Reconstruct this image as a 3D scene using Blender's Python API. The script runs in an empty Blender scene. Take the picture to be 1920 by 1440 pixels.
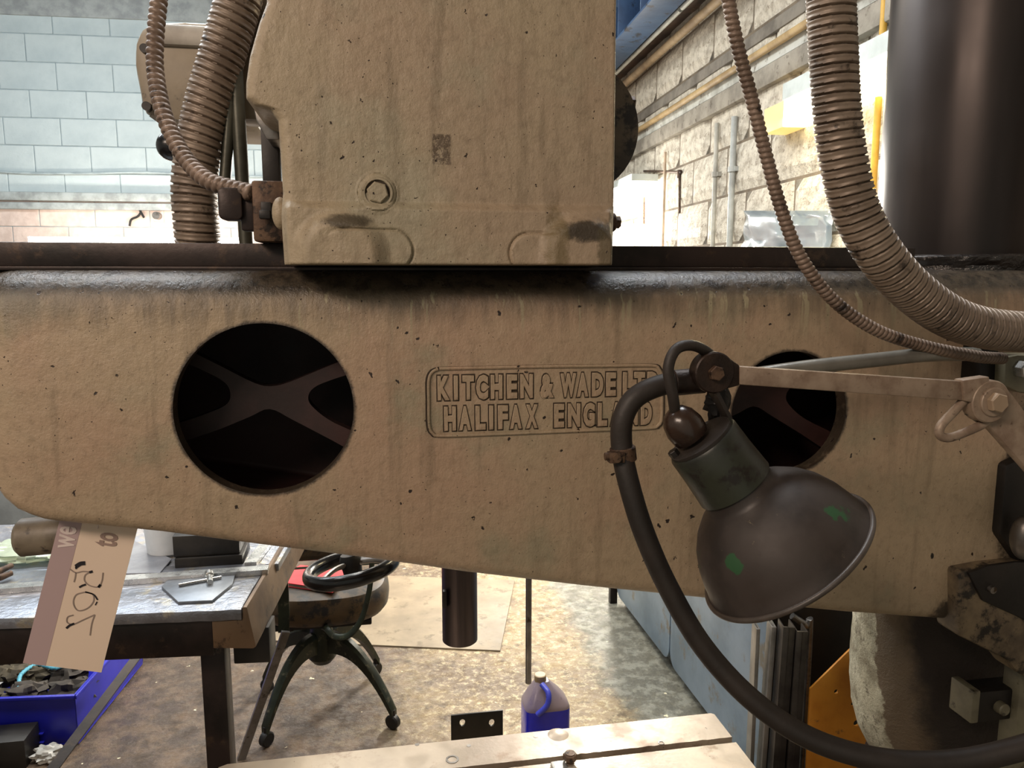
import bpy, bmesh, math, random
from mathutils import Vector, Matrix, noise
random.seed(7)
V = Vector
# ------------------------------------------------------------------ camera, world, lights, exposure
S = bpy.context.scene
YAW, PITCH, FPX = math.radians(10.1), math.radians(8.1), 1442.0
CAM = V((0, 0, 1.45))
cd = bpy.data.cameras.new('camera'); cd.sensor_width = 36; cd.lens = 36*FPX/1920; cd.clip_start = .02
cam = bpy.data.objects.new('camera', cd); S.collection.objects.link(cam)
cam.location = CAM; cam.rotation_euler = (math.pi/2-PITCH, 0, -YAW); S.camera = cam
S.view_settings.view_transform = 'Standard'; S.view_settings.look = 'None'
S.view_settings.exposure = 0.0; S.view_settings.gamma = 1; S.view_settings.use_curve_mapping = False
w = bpy.data.worlds.new('world'); S.world = w; w.use_nodes = True
w.node_tree.nodes['Background'].inputs[0].default_value = (1.0, .97, .84, 1)
w.node_tree.nodes['Background'].inputs[1].default_value = .34
S.cycles.max_bounces = 6

RA = -math.radians(2.7)                       # the room is turned a little against the machine
RM = Matrix.Rotation(RA, 4, 'Z')
def area(name, loc, target, sx, sy, power, col, room=False, spread=None):
    d = bpy.data.lights.new(name, 'AREA'); d.shape = 'RECTANGLE'; d.size = sx; d.size_y = sy
    d.energy = power; d.color = col
    if spread: d.spread = spread
    o = bpy.data.objects.new(name, d); S.collection.objects.link(o)
    a, b = V(loc), V(target)
    if room: a, b = RM@a, RM@b
    o.location = a; o.rotation_euler = (b-a).to_track_quat('-Z', 'Y').to_euler()
    return o
area('unseen_overhead_light', (-.3, 3.6, 3.2), (-.3, 3.59, 0), .5, 3.2, 64, (1, .93, .80))  # unseen fill light added over the floor behind the arm
area('unseen_overhead_light', (-2.2, 5.0, 3.3), (-2.0, 6.6, 1.6), 2.6, .5, 50, (.80, .93, 1))  # unseen wash light added to brighten the back wall
area('unseen_overhead_light', (-1.6, -.7, 2.7), (-.25, 1.1, 1.2), 1.4, .4, 48, (1, .79, .64))  # unseen warm front fill added to lift the arm's face
area('unseen_overhead_light', (-1.5, 3.7, 3.4), (-.5, 1.6, .9), 2.2, .35, 60, (.86, .94, 1))  # back-left tube aimed at the arm for its shoulder highlight
area('unseen_overhead_light', (-.1, 1.78, 3.4), (-.1, 1.70, 0), 3.0, .28, 95, (.94, .97, 1))  # long overhead tube implied by the glossy arm shoulder
# ------------------------------------------------------------------ projection: where a ray of sight meets a plane of the place
FW = V((math.sin(YAW)*math.cos(PITCH), math.cos(YAW)*math.cos(PITCH), -math.sin(PITCH)))
RT = V((math.cos(YAW), -math.sin(YAW), 0)); UP = RT.cross(FW)
def ray(px, py): return FW+RT*((px-960)/FPX)-UP*((py-720)/FPX)
def at(px, py, Y): d = ray(px, py); return CAM+d*(Y/d.y)
def atz(px, py, Z): d = ray(px, py); return CAM+d*((Z-CAM.z)/d.z)
RI = RM.inverted()
def wallx(px, py, X): d = RI@ray(px, py); return CAM+d*(X/d.x)       # room coordinates
def wally(px, py, Y): d = RI@ray(px, py); return CAM+d*(Y/d.y)
# ------------------------------------------------------------------ materials
def lin(c): return tuple((x/255/12.92 if x/255 <= .04045 else ((x/255+.055)/1.055)**2.4) for x in c)+(1,)
class NT:
    def __init__(s, name):
        m = bpy.data.materials.new(name); m.use_nodes = True; s.m = m; s.t = m.node_tree
        s.b = s.t.nodes['Principled BSDF']; s.tc = s.t.nodes.new('ShaderNodeTexCoord')
        s.sep = None
    def n(s, kind, **k):
        o = s.t.nodes.new('ShaderNode'+kind)
        for a, v in k.items():
            if a in o.inputs.keys(): s.put(o.inputs[a], v)
            else: setattr(o, a, v)
        return o
    def put(s, sock, v):
        if isinstance(v, bpy.types.NodeSocket): s.t.links.new(v, sock)
        else: sock.default_value = v
    def co(s, scale=(1, 1, 1)):
        if scale == (1, 1, 1): return s.tc.outputs['Object']
        m = s.n('Mapping'); s.put(m.inputs['Vector'], s.tc.outputs['Object']); m.inputs['Scale'].default_value = scale
        return m.outputs[0]
    def noise(s, sc, detail=4, rough=.55, stretch=(1, 1, 1)):
        o = s.n('TexNoise'); s.put(o.inputs['Vector'], s.co(stretch))
        o.inputs['Scale'].default_value = sc; o.inputs['Detail'].default_value = detail; o.inputs['Roughness'].default_value = rough
        return o.outputs['Fac']
    def math(s, op, a, b=0., c=0., clamp=False):
        o = s.n('Math', operation=op, use_clamp=clamp); s.put(o.inputs[0], a); s.put(o.inputs[1], b)
        if op in ('MULTIPLY_ADD', 'SMOOTH_MIN', 'COMPARE'): s.put(o.inputs[2], c)
        return o.outputs[0]
    def ramp(s, v, a, b, lo=0., hi=1.):
        o = s.n('MapRange', interpolation_type='SMOOTHSTEP'); s.put(o.inputs[0], v)
        o.inputs[1].default_value = a; o.inputs[2].default_value = b; o.inputs[3].default_value = lo; o.inputs[4].default_value = hi
        return o.outputs[0]
    def mix(s, f, a, b):
        o = s.n('Mix', data_type='RGBA'); s.put(o.inputs[0], f); s.put(o.inputs[6], a); s.put(o.inputs[7], b); return o.outputs[2]
    def xyz(s):
        if not s.sep:
            s.sep = s.n('SeparateXYZ'); s.put(s.sep.inputs[0], s.tc.outputs['Object'])
        return s.sep.outputs
    def specks(s, sc, thr, size, warp=True):
        nz = s.n('TexNoise'); s.put(nz.inputs['Vector'], s.co()); nz.inputs['Scale'].default_value = sc*1.4; nz.inputs['Detail'].default_value = 3
        vm = s.n('VectorMath', operation='MULTIPLY_ADD'); s.put(vm.inputs[0], nz.outputs['Color']); vm.inputs[1].default_value = (1.1/sc,)*3; s.put(vm.inputs[2], s.co())
        v = s.n('TexVoronoi'); s.put(v.inputs['Vector'], vm.outputs[0]); v.inputs['Scale'].default_value = sc
        ss = s.n('SeparateColor'); s.put(ss.inputs[0], v.outputs['Color'])
        g = s.math('GREATER_THAN', ss.outputs[0], thr)
        rad = s.math('MULTIPLY', ss.outputs[1], size)
        d = s.math('ADD', v.outputs['Distance'], s.math('MULTIPLY', s.noise(sc*3, 3), .25))
        near = s.ramp(s.math('SUBTRACT', d, rad), .10, .16, 1, 0)
        return s.math('MULTIPLY', g, near)
    def bump(s, h, st, dist=.002, prev=None):
        o = s.n('Bump'); s.put(o.inputs['Height'], h); o.inputs['Strength'].default_value = st; o.inputs['Distance'].default_value = dist
        if prev: s.put(o.inputs['Normal'], prev)
        return o.outputs[0]
    def out(s, col, rough=.5, metal=0., nrm=None, spec=None):
        s.put(s.b.inputs['Base Color'], col); s.put(s.b.inputs['Roughness'], rough); s.put(s.b.inputs['Metallic'], metal)
        if nrm: s.put(s.b.inputs['Normal'], nrm)
        if spec is not None: s.put(s.b.inputs['Specular IOR Level'], spec)
        return s.m
def M(name, c1, c2=None, rough=.5, metal=0., vs=9, bs=120, bump=.25, dist=.001, dirt=None, dirt_thr=.62, stretch=(1, 1, 1), spec=None, rv=.12):
    t = NT(name); a = lin(c1); b = lin(c2 or tuple(x*.72 for x in c1))
    f = t.ramp(t.noise(vs, 5, .6, stretch), .35, .68)
    col = t.mix(f, a, b)
    if dirt: col = t.mix(t.ramp(t.noise(vs*2.3, 7, .68, stretch), dirt_thr-.06, dirt_thr+.05), col, lin(dirt))
    r = t.math('ADD', t.math('MULTIPLY', t.noise(vs*3, 3), rv*2), rough-rv, clamp=True)
    return t.out(col, r, metal, t.bump(t.noise(bs, 4, .6), bump, dist), spec)

def cast_paint(name, base, warm, cool, shoulder=None, drips=None, boxes=(), domes=(), pit=.9, rough=.42, holes=(), t_spec=.45):
    """old cream machine paint over a rough casting"""
    t = NT(name); X, Y, Z = t.xyz()
    col = t.mix(t.ramp(t.noise(3.0, 4), .38, .62), lin(base), lin(warm))
    col = t.mix(t.ramp(t.noise(5.5, 5, .6), .50, .72), col, lin(cool))
    fine = t.noise(70, 5, .7)
    col = t.mix(t.ramp(fine, .45, .75, 0, .30), col, lin((88, 74, 56)))
    # faint upright wipes
    col = t.mix(t.ramp(t.noise(9, 4, .6, (4, 4, .35)), .52, .70, 0, .30), col, lin((88, 78, 58)))
    r = t.math('ADD', t.math('MULTIPLY', t.noise(25, 4), .25), rough-.1)
    if drips:
        z0, z1 = drips
        edge = t.math('ADD', Z, t.math('MULTIPLY', t.math('SUBTRACT', t.noise(26, 4, .7, (1.6, 1.6, .08)), .5), .11))
        g = t.ramp(edge, z0, z1, 0, .62)
        col = t.mix(g, col, lin((58, 54, 46)))
        wh = t.math('MULTIPLY', t.ramp(t.noise(42, 3, .6, (1.5, 1.5, .05)), .60, .65), t.ramp(edge, z0-.030, z1-.01, 0, .85)); wh = t.math('MULTIPLY', wh, t.ramp(X, -.16, -.10))
        col = t.mix(wh, col, lin((158, 150, 122)))
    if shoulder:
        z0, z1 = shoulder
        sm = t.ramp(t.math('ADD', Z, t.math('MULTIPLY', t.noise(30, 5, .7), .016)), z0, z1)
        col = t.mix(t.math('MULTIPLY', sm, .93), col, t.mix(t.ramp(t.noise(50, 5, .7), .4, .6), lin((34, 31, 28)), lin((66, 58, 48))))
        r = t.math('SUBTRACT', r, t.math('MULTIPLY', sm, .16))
    for (x0, x1, z0, z1, c, k) in boxes:
        a = t.math('MULTIPLY', t.ramp(X, x0-.0015, x0+.0015), t.ramp(X, x1-.0015, x1+.0015, 1, 0))
        b = t.math('MULTIPLY', t.ramp(Z, z0-.0015, z0+.0015), t.ramp(Z, z1-.0015, z1+.0015, 1, 0))
        q = t.math('MULTIPLY', t.math('MULTIPLY', a, b), t.ramp(t.noise(260, 3, .7), .36, .56, .15, k))
        col = t.mix(q, col, lin(c))
    for (cx, cz, ra, rb, c, k) in domes:        # smears and dark patches, blotchy ellipses
        dx = t.math('DIVIDE', t.math('SUBTRACT', X, cx), ra); dz = t.math('DIVIDE', t.math('SUBTRACT', Z, cz), rb)
        d = t.math('ADD', t.math('POWER', t.math('ABSOLUTE', dx), 2.), t.math('POWER', t.math('ABSOLUTE', dz), 2.))
        d = t.math('ADD', d, t.math('MULTIPLY', t.math('SUBTRACT', t.noise(60, 6, .75), .5), 2.2))
        q = t.ramp(d, .3, 1.15, k, 0)
        col = t.mix(q, col, lin(c))
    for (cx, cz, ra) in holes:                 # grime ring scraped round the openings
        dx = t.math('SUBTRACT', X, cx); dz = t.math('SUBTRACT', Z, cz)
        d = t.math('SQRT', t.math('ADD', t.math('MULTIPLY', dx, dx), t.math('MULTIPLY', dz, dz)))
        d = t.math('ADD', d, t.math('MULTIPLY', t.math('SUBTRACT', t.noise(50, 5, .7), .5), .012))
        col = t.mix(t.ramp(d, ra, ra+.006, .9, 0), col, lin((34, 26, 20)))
    sp = t.specks(75, pit, .20)
    sp2 = t.specks(150, pit-.16, .14)
    spk = t.math('MAXIMUM', sp, sp2)
    col = t.mix(spk, col, lin((36, 24, 17)))
    h = t.math('SUBTRACT', t.math('ADD', t.math('ADD', t.noise(38, 3, .5), t.math('MULTIPLY', t.noise(110, 3, .6, (1, 1, .45)), .5)), t.math('MULTIPLY', t.noise(260, 4, .7), .5)), t.math('MULTIPLY', spk, .9))
    return t.out(col, r, 0., t.bump(h, .62, .003), t_spec)
def emit(name, c, st):
    m = bpy.data.materials.new(name); m.use_nodes = True; b = m.node_tree.nodes['Principled BSDF']
    b.inputs['Base Color'].default_value = lin(c); b.inputs['Emission Color'].default_value = lin(c); b.inputs['Emission Strength'].default_value = st
    return m
# ------------------------------------------------------------------ mesh helpers
def catmull(pts, n=8):
    P = [V(p) for p in pts]; P = [P[0]*2-P[1]]+P+[P[-1]*2-P[-2]]; out = []
    for i in range(1, len(P)-2):
        a, b, c, d = P[i-1], P[i], P[i+1], P[i+2]
        for k in range(n):
            t = k/n; out.append(.5*((2*b)+(c-a)*t+(2*a-5*b+4*c-d)*t*t+(3*b-3*c+d-a)*t**3))
    out.append(P[-2]); return out
def resample(P, step):
    out = [P[0].copy()]; acc = 0
    for a, b in zip(P, P[1:]):
        L = (b-a).length; t = step-acc
        while t <= L and L > 0:
            out.append(a.lerp(b, t/L)); t += step
        acc = (acc+L) % step if L > 0 else acc
    return out
def frames(P):
    T = [(P[min(i+1, len(P)-1)]-P[max(i-1, 0)]).normalized() for i in range(len(P))]
    n = T[0].orthogonal().normalized(); out = []
    for t in T:
        n = (n-t*n.dot(t)).normalized(); out.append((t, n, t.cross(n)))
    return out
class B:
    def __init__(s, mx=None): s.bm = bmesh.new(); s.mx = mx or Matrix()
    def face(s, vs, mi=0):
        try: f = s.bm.faces.new(vs); f.material_index = mi; return f
        except ValueError: return None
    def v(s, p): return s.bm.verts.new(s.mx@V(p))
    def box(s, lo, hi, bev=0., mx=None, mi=0, seg=2):
        t = bmesh.new(); bmesh.ops.create_cube(t, size=1)
        for v in t.verts: v.co = V(((lo[i]+hi[i])/2+v.co[i]*(hi[i]-lo[i]) for i in range(3)))
        if bev: bmesh.ops.bevel(t, geom=t.edges[:], offset=bev, segments=seg, affect='EDGES', profile=.5)
        return s.merge(t, mx, mi)
    def merge(s, t, mx=None, mi=0):
        mx = s.mx@(mx or Matrix()); mp = {}
        for v in t.verts: mp[v] = s.bm.verts.new(mx@v.co)
        for f in t.faces: s.face([mp[v] for v in f.verts], mi)
        t.free(); return s
    def rings(s, R, cap=True, mi=0, closed=False):
        n = len(R[0])
        for a, b in (list(zip(R, R[1:]))+([(R[-1], R[0])] if closed else [])):
            for i in range(n): s.face((a[i], a[(i+1) % n], b[(i+1) % n], b[i]), mi)
        if cap and not closed: s.face(list(reversed(R[0])), mi); s.face(R[-1], mi)
    def lathe(s, prof, o, ax, seg=32, cap=True, mi=0, squash=None):
        ax = V(ax).normalized(); u = ax.orthogonal().normalized(); w_ = ax.cross(u); o = V(o); R = []
        for t, r in prof:
            R.append([s.v(o+ax*t+(u*math.cos(2*math.pi*k/seg)+w_*math.sin(2*math.pi*k/seg))*max(r, 1e-5)) for k in range(seg)])
        s.rings(R, cap, mi); return s
    def cyl(s, a, b, r, r2=None, seg=24, bev=0., mi=0):
        a, b = V(a), V(b); L = (b-a).length; r2 = r if r2 is None else r2
        pr = [(0, r), (L, r2)] if not bev else [(0, r-bev), (bev, r), (L-bev, r2), (L, r2-bev)]
        return s.lathe(pr, a, b-a, seg, True, mi)
    def hexa(s, a, b, r, mi=0): return s.cyl(a, b, r, seg=6, mi=mi, bev=r*.12)
    def tube(s, pts, r, seg=14, n=8, mi=0, smooth=True, closed=False, flat=1.0):
        P = catmull(pts, n) if smooth else [V(p) for p in pts]; R = []
        for i, (p, (t, a, b)) in enumerate(zip(P, frames(P))):
            rr = r(i/(len(P)-1)) if callable(r) else r
            R.append([s.v(p+(a*math.cos(2*math.pi*k/seg)+b*math.sin(2*math.pi*k/seg)*flat)*rr) for k in range(seg)])
        s.rings(R, True, mi); return s
    def hose(s, pts, r, pitch, depth, kind='strip', seg=28, sub=8, helix=True, r_end=None):
        if kind == 'strip': sub = 12
        P = resample(catmull(pts, 24), pitch/sub); R = []; N = len(P)
        for i, (p, (t, a, b)) in enumerate(zip(P, frames(P))):
            row = []
            for k in range(seg):
                th = 2*math.pi*k/seg; ph = (i/sub+(k/seg if helix else 0)) % 1
                if kind == 'strip': g = depth*(1-min(1, abs(ph-.5)/.13)) if abs(ph-.5) < .13 else -depth*.25*math.sin(math.pi*ph)
                else: g = depth*(1-abs(math.sin(math.pi*ph))**.7)
                rr = (r if r_end is None else r+(r_end-r)*i/N)-g
                row.append(s.v(p+(a*math.cos(th)+b*math.sin(th))*rr))
            R.append(row)
        if helix:   # rings of a helix close on themselves one pitch on; the seam is hidden by fine sampling
            pass
        s.rings(R, True); return s
    def prism(s, poly, ax, d0, d1, bev=0., mi=0):
        """poly of 2D points, extruded along axis ax ('x','y','z') from d0 to d1"""
        f = {'x': lambda p, d: V((d, p[0], p[1])), 'y': lambda p, d: V((p[0], d, p[1])), 'z': lambda p, d: V((p[0], p[1], d))}[ax]
        t = bmesh.new(); A = [t.verts.new(f(p, d0)) for p in poly]; Bv = [t.verts.new(f(p, d1)) for p in poly]
        n = len(poly); t.faces.new(A); t.faces.new(list(reversed(Bv)))
        for i in range(n): t.faces.new((A[i], Bv[i], Bv[(i+1) % n], A[(i+1) % n]))
        bmesh.ops.recalc_face_normals(t, faces=t.faces[:])
        if bev: bmesh.ops.bevel(t, geom=t.edges[:], offset=bev, segments=2, affect='EDGES', profile=.5)
        return s.merge(t, None, mi)
    def ball(s, c, r, seg=24, sc=(1, 1, 1), bumpy=0, freq=8):
        t = bmesh.new(); bmesh.ops.create_uvsphere(t, u_segments=seg, v_segments=max(6, seg//2), radius=1)
        for v in t.verts:
            d = v.co.copy(); k = 1+(bumpy*noise.noise(d*freq+V(c)*7) if bumpy else 0)
            v.co = V((c[i]+d[i]*r*sc[i]*k for i in range(3)))
        return s.merge(t)
COL = S.collection
def obj(name, b, mat, parent=None, ang=35, label=None, root_off=True):
    bm = b.bm if isinstance(b, B) else b
    bmesh.ops.recalc_face_normals(bm, faces=bm.faces[:])
    me = bpy.data.meshes.new(name); bm.to_mesh(me); bm.free()
    for m in (mat if isinstance(mat, (list, tuple)) else [mat]): me.materials.append(m)
    me.shade_smooth(); me.set_sharp_from_angle(angle=math.radians(ang))
    return link(name, me, parent, label)
def link(name, me, parent=None, label=None):
    o = bpy.data.objects.new(name, me); COL.objects.link(o)
    if parent:
        o.parent = parent
        o.location = -TOP[parent.name] if parent.name in TOP else V()
    if label: o['label'] = label
    return o
TOP = {}
def thing(name, loc, label, cat, group=None):
    o = bpy.data.objects.new(name, None); COL.objects.link(o); o.location = loc; o.empty_display_size = .05
    o['label'] = label; o['category'] = cat
    if group: o['group'] = group
    TOP[o.name] = V(loc); return o
def tag(o, label, cat, group=None):
    o['label'] = label; o['category'] = cat
    if group: o['group'] = group
    return o
def struct(name, b, mat, parent=None, label=None):
    o = obj(name, b, mat, parent, label=label)
    if not parent: o['kind'] = 'structure'
    return o

# ------------------------------------------------------------------ palette
mWALL = M('pale_blue_wall_paint', (196, 206, 208), (176, 188, 192), .75, bs=60, bump=.5, dist=.003, vs=2)
mMORT = M('painted_joint', (176, 188, 192), (150, 162, 168), .85)
mCREAM = M('limewashed_block', (206, 200, 186), (166, 158, 144), .85, bs=70, bump=1, dist=.006, vs=24, dirt=(140, 130, 116), dirt_thr=.60)
mCMORT = M('grey_mortar', (120, 108, 92), (92, 82, 70), .9)
mBRICK = M('pinkish_block', (226, 206, 196), (206, 184, 174), .85, bs=60, bump=.5, dist=.003)
mCONC = M('band_concrete', (150, 144, 132), (118, 112, 102), .85, bs=40, bump=.7, dist=.004, dirt=(96, 88, 78))
mSTEEL = M('dull_steel', (150, 146, 142), (110, 106, 102), .38, .85, vs=14, dirt=(70, 58, 46))
mBRIGHT = M('machined_steel', (205, 205, 202), (170, 170, 168), .28, .9, vs=20, bump=.1)
mDARKST = M('dark_oily_steel', (50, 40, 37), (28, 23, 21), .42, .5, vs=10, dirt=(66, 52, 42))
mBLACK = M('black_iron', (22, 20, 19), (34, 30, 27), .5, .2, vs=10)
mRUST = M('brown_rusty_steel', (104, 82, 64), (64, 46, 36), .6, .35, vs=30, bs=200, bump=.5, dirt=(36, 26, 20), dirt_thr=.56)
mLINK = M('worn_painted_bar', (158, 140, 122), (124, 104, 88), .5, .2, vs=30, bs=200, bump=.4, dirt=(84, 62, 50), dirt_thr=.66)
mPIVOT = M('oily_brown_iron', (58, 44, 36), (36, 27, 23), .45, .4, vs=30, bs=180, bump=.6)
mRUB = M('black_rubber', (46, 40, 36), (34, 30, 27), .55, vs=12, bs=200, bump=.3, spec=.4)
mBAKE = M('brown_bakelite', (52, 38, 30), (36, 27, 22), .25, vs=20)
mGREEN = M('green_chair_iron', (44, 50, 36), (30, 32, 24), .4, .2, vs=14, dirt=(96, 90, 70))
mPVC = M('black_plastic', (16, 16, 18), (22, 22, 24), .22)
mPLATEGR = M('black_hot_rolled_plate', (46, 42, 38), (30, 28, 26), .45, .4, vs=9)

# ------------------------------------------------------------------ the room
WX, WY = 1.5, 7.2                                  # right wall and back wall, in room coordinates
def floor_mat():
    t = NT('stained_workshop_concrete'); X, Y, Z = t.xyz()
    col = t.mix(t.ramp(t.noise(2.2, 5, .65), .40, .62), lin((142, 122, 90)), lin((100, 82, 62)))
    col = t.mix(t.ramp(t.noise(34, 7, .8), .48, .64, 0, .6), col, lin((214, 200, 160)))
    col = t.mix(t.ramp(t.noise(13, 8, .8), .52, .62, 0, .75), col, lin((78, 62, 44)))
    # browner left with the bench's shade painted in, greyer beside the tank
    lft = t.ramp(t.math('ADD', X, t.math('MULTIPLY', t.noise(4, 5, .7), .9)), .30, .80, .92, 0)
    col = t.mix(lft, col, t.mix(t.ramp(t.noise(12, 6, .7), .42, .62), lin((52, 39, 31)), lin((92, 74, 58))))
    gr = t.ramp(t.math('ADD', X, t.math('MULTIPLY', t.math('SUBTRACT', t.noise(5, 5, .7), .5), .35)), .74, .84, 0, .85)
    col = t.mix(gr, col, t.mix(t.ramp(t.noise(18, 6, .7), .45, .6), lin((98, 98, 88)), lin((140, 140, 128))))
    col = t.mix(t.specks(22, .8, .12), col, lin((238, 226, 190)))
    r = t.ramp(t.noise(20, 6, .7), .38, .66, .30, .8)
    return t.out(col, r, 0., t.bump(t.noise(45, 6, .75), .8, .006), .5)
b = B(RM); b.box((-6, -2.2, -.1), (WX+.3, WY+.3, 0)); struct('floor', b, floor_mat())
b = B(RM); b.box((-6, -2.2, 3.9), (WX+.3, WY+.3, 4.0))
struct('ceiling', b, M('grey_ceiling_board', (150, 148, 142), (126, 124, 120), .9))

def block_mesh(name, L, H, D, mat, rough=0.0):
    b = B(); b.box((-L/2, -D, -H/2), (L/2, 0, H/2), bev=.004, seg=1)
    bm = b.bm; me = bpy.data.meshes.new(name); bm.to_mesh(me); bm.free(); me.materials.append(mat); return me
# back wall: pale painted blocks down to a rail, warmer ones below it
b = B(RM); b.box((-6, WY, 0), (WX+.2, WY+.2, 3.9)); wall_b = struct('wall_back', b, mMORT)
BL, BH = .45, .225
bm1 = [block_mesh('block', BL-.006, BH-.006, .006, mWALL), block_mesh('block', BL-.006, BH-.006, .006, mBRICK)]
zr = wally(150, 380, WY).z
x0 = wally(-60, 200, WY).x; x1 = wally(560, 200, WY).x
ztop = wally(0, 0, WY).z+.1; zbot = zr-.42
r = 0; z = zr+BH/2+.02
def put_block(me, parent, p, rot=0):
    o = bpy.data.objects.new('block', me); COL.objects.link(o); o.parent = parent
    o.location = RM@V(p); o.rotation_euler = (0, 0, RA+rot); return o
k0 = int(math.floor(x0/BL))-1
for r in range(-8, 9):
    zz = z+r*BH
    if zz > ztop: break
    for k in range(k0, 4):
        if r < -2 and k < k0+1: continue
        put_block(bm1[1 if r < 0 else 0], wall_b, ((k+.5*(r % 2))*BL, WY+random.uniform(-.001, .001), zz))
# right wall: rough limewashed blocks
b = B(RM); b.box((WX, -2.2, 0), (WX+.2, WY+.2, 3.9)); wall_r = struct('wall_right', b, mCMORT)
def rough_block(L, H, D, seed):
    t = bmesh.new(); nx, nz = 8, 5; grid = []
    for i in range(nx+1):
        row = []
        for j in range(nz+1):
            e = min(i, nx-i, j, nz-j); y = -D*(0 if e == 0 else (1+.10*noise.noise(V((i*1.3, j*1.3, seed*9.1)))))
            row.append(t.verts.new((-L/2+L*i/nx*(1), y, -H/2+H*j/nz)))
        grid.append(row)
    for i in range(nx):
        for j in range(nz): t.faces.new((grid[i][j], grid[i+1][j], grid[i+1][j+1], grid[i][j+1]))
    bmesh.ops.recalc_face_normals(t, faces=t.faces[:])
    me = bpy.data.meshes.new('block'); t.to_mesh(me); t.free(); me.materials.append(mCREAM); return me
rbm = [rough_block(BL-.012, BH-.012, .014, s) for s in range(4)]
za = wallx(1500, 222, WX).z
y_near, y_far = wallx(1700, 300, WX).y-.3, 7.0
for r in range(-8, 7):
    for k in range(1, int(y_far/BL)+1):
        put_block(rbm[(r*3+k) % 4], wall_r, (WX, (k+.5*(r % 2))*BL, za+(r+.5)*BH), rot=-math.pi/2)
# bands, ledges and pipes along the right wall: heights read where sight lines meet the wall
def zw(py, px=1500, X=WX): return wallx(px, py, X).z
def run(name, lo, hi, dx, m, bev=.004, y0=.4, y1=WY, off=0.):
    b = B(RM); b.box((WX-off-dx, y0, lo), (WX-off, y1, hi), bev=bev); return struct(name, b, m)
run('trim_1', zw(138), zw(97), .045, mCONC, .008)
run('trim_2', zw(94), zw(62), .030, M('whitened_channel', (192, 194, 188), (150, 150, 142), .7, dirt=(110, 104, 92)))
run('trim_3', zw(34), zw(8), .022, M('dusty_grey_channel', (128, 122, 112), (96, 90, 82), .8))
b = B(RM); zz = zw(52, X=WX-.05); b.cyl((WX-.05, .5, zz), (WX-.05, WY, zz), .016)
tag(obj('wall_conduit', b, M('ochre_pipe_paint', (176, 150, 104), (140, 116, 78), .6)), 'ochre painted pipe running along right block wall above grey band', 'pipe')
# high level: dark timber rail, tan pipe, white tube rail, blue girder
def high(px0, py, X): return wallx(px0, py, X).z
z1 = high(1345, 2, WX-.06)
b = B(RM); b.cyl((WX-.06, .6, z1), (WX-.06, WY, z1), .022)
tag(obj('wall_conduit', b, M('tan_pipe_paint', (178, 156, 124), (146, 124, 96), .6)), 'tan pipe high on right wall just under dark timber rail', 'pipe')
za1, zb1 = high(1338, 0, WX-.01), high(1300, 0, WX-.01)
b = B(RM); b.box((WX-.09, .6, za1+.03), (WX-.002, WY, zb1+.02), bev=.01)
struct('trim_4', b, M('dark_timber_rail', (84, 64, 50), (52, 40, 32), .7, dirt=(120, 100, 80), vs=6))
GX = WX-.22
zg = high(1276, 2, GX)
gd = thing('roof_girder', RM@V((GX-.1, 4, zg)), 'deep blue steel girder high up beyond the drill head', 'girder')
mGIRD = M('blue_girder_paint', (66, 98, 138), (52, 78, 114), .5, vs=5, dirt=(36, 44, 60))
b = B(RM); b.box((GX-.012, .7, zg+.012), (GX, WY, zg+.55), bev=.003); obj('web', b, mGIRD, gd)
b = B(RM); b.box((GX-.14, .7, zg), (GX+.02, WY, zg+.014), bev=.003); obj('flange', b, mGIRD, gd)
for i in range(9):
    b = B(RM); b.box((GX-.14, 2.2+i*.42, zg+.014), (GX-.012, 2.215+i*.42, zg+.30), bev=.002); obj('stiffener', b, mGIRD, gd)
b = B(RM); zt = high(1292, 2, GX+.08); b.cyl((GX+.08, .7, zt), (GX+.08, 3.9, zt), .013); b.cyl((GX+.08, 3.93, zt), (GX+.08, WY, zt), .013)
tag(obj('tube_rail', b, M('white_tube', (214, 220, 216), (190, 196, 192), .4)), 'thin white tube rail beside the blue girder', 'rail')
# ceiling-to-floor pipes on the right wall
def vpipe(px, col, r, ptop, pbot, label, clip=True, off=.03):
    p = wallx(px, 300, WX-off); zt = wallx(px, ptop, WX-off).z; zb_ = wallx(px, pbot, WX-off).z
    t = thing('upright_pipe', RM@V((p.x, p.y, zb_)), label, 'pipe')
    m = M('pipe_paint', col, tuple(c*.8 for c in col), .5)
    b = B(RM); b.cyl((p.x, p.y, zb_), (p.x, p.y, zt), r); obj('pipe', b, m, t)
    if clip:
        for q in (.32, .8):
            zc = zb_+(zt-zb_)*q; b = B(RM); b.cyl((p.x, p.y, zc-.012), (p.x, p.y, zc+.012), r*1.5); b.box((p.x, p.y-.03, zc-.01), (WX, p.y+.03, zc+.01)); obj('clip', b, m, t)
vpipe(1342, (186, 184, 174), .011, 232, 700, 'slim grey conduit upright on block wall, left of the pair')
vpipe(1374, (176, 180, 178), .014, 220, 700, 'thicker grey conduit upright on block wall, right of the pair')
vpipe(1247, (206, 182, 156), .008, 285, 640, 'slim pale brown upright pipe in the glare of the far wall lamp', False)
vpipe(1640, (204, 160, 60), .011, -300, 640, 'yellow upright pipe on right wall beside the column', False, .04)
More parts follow.
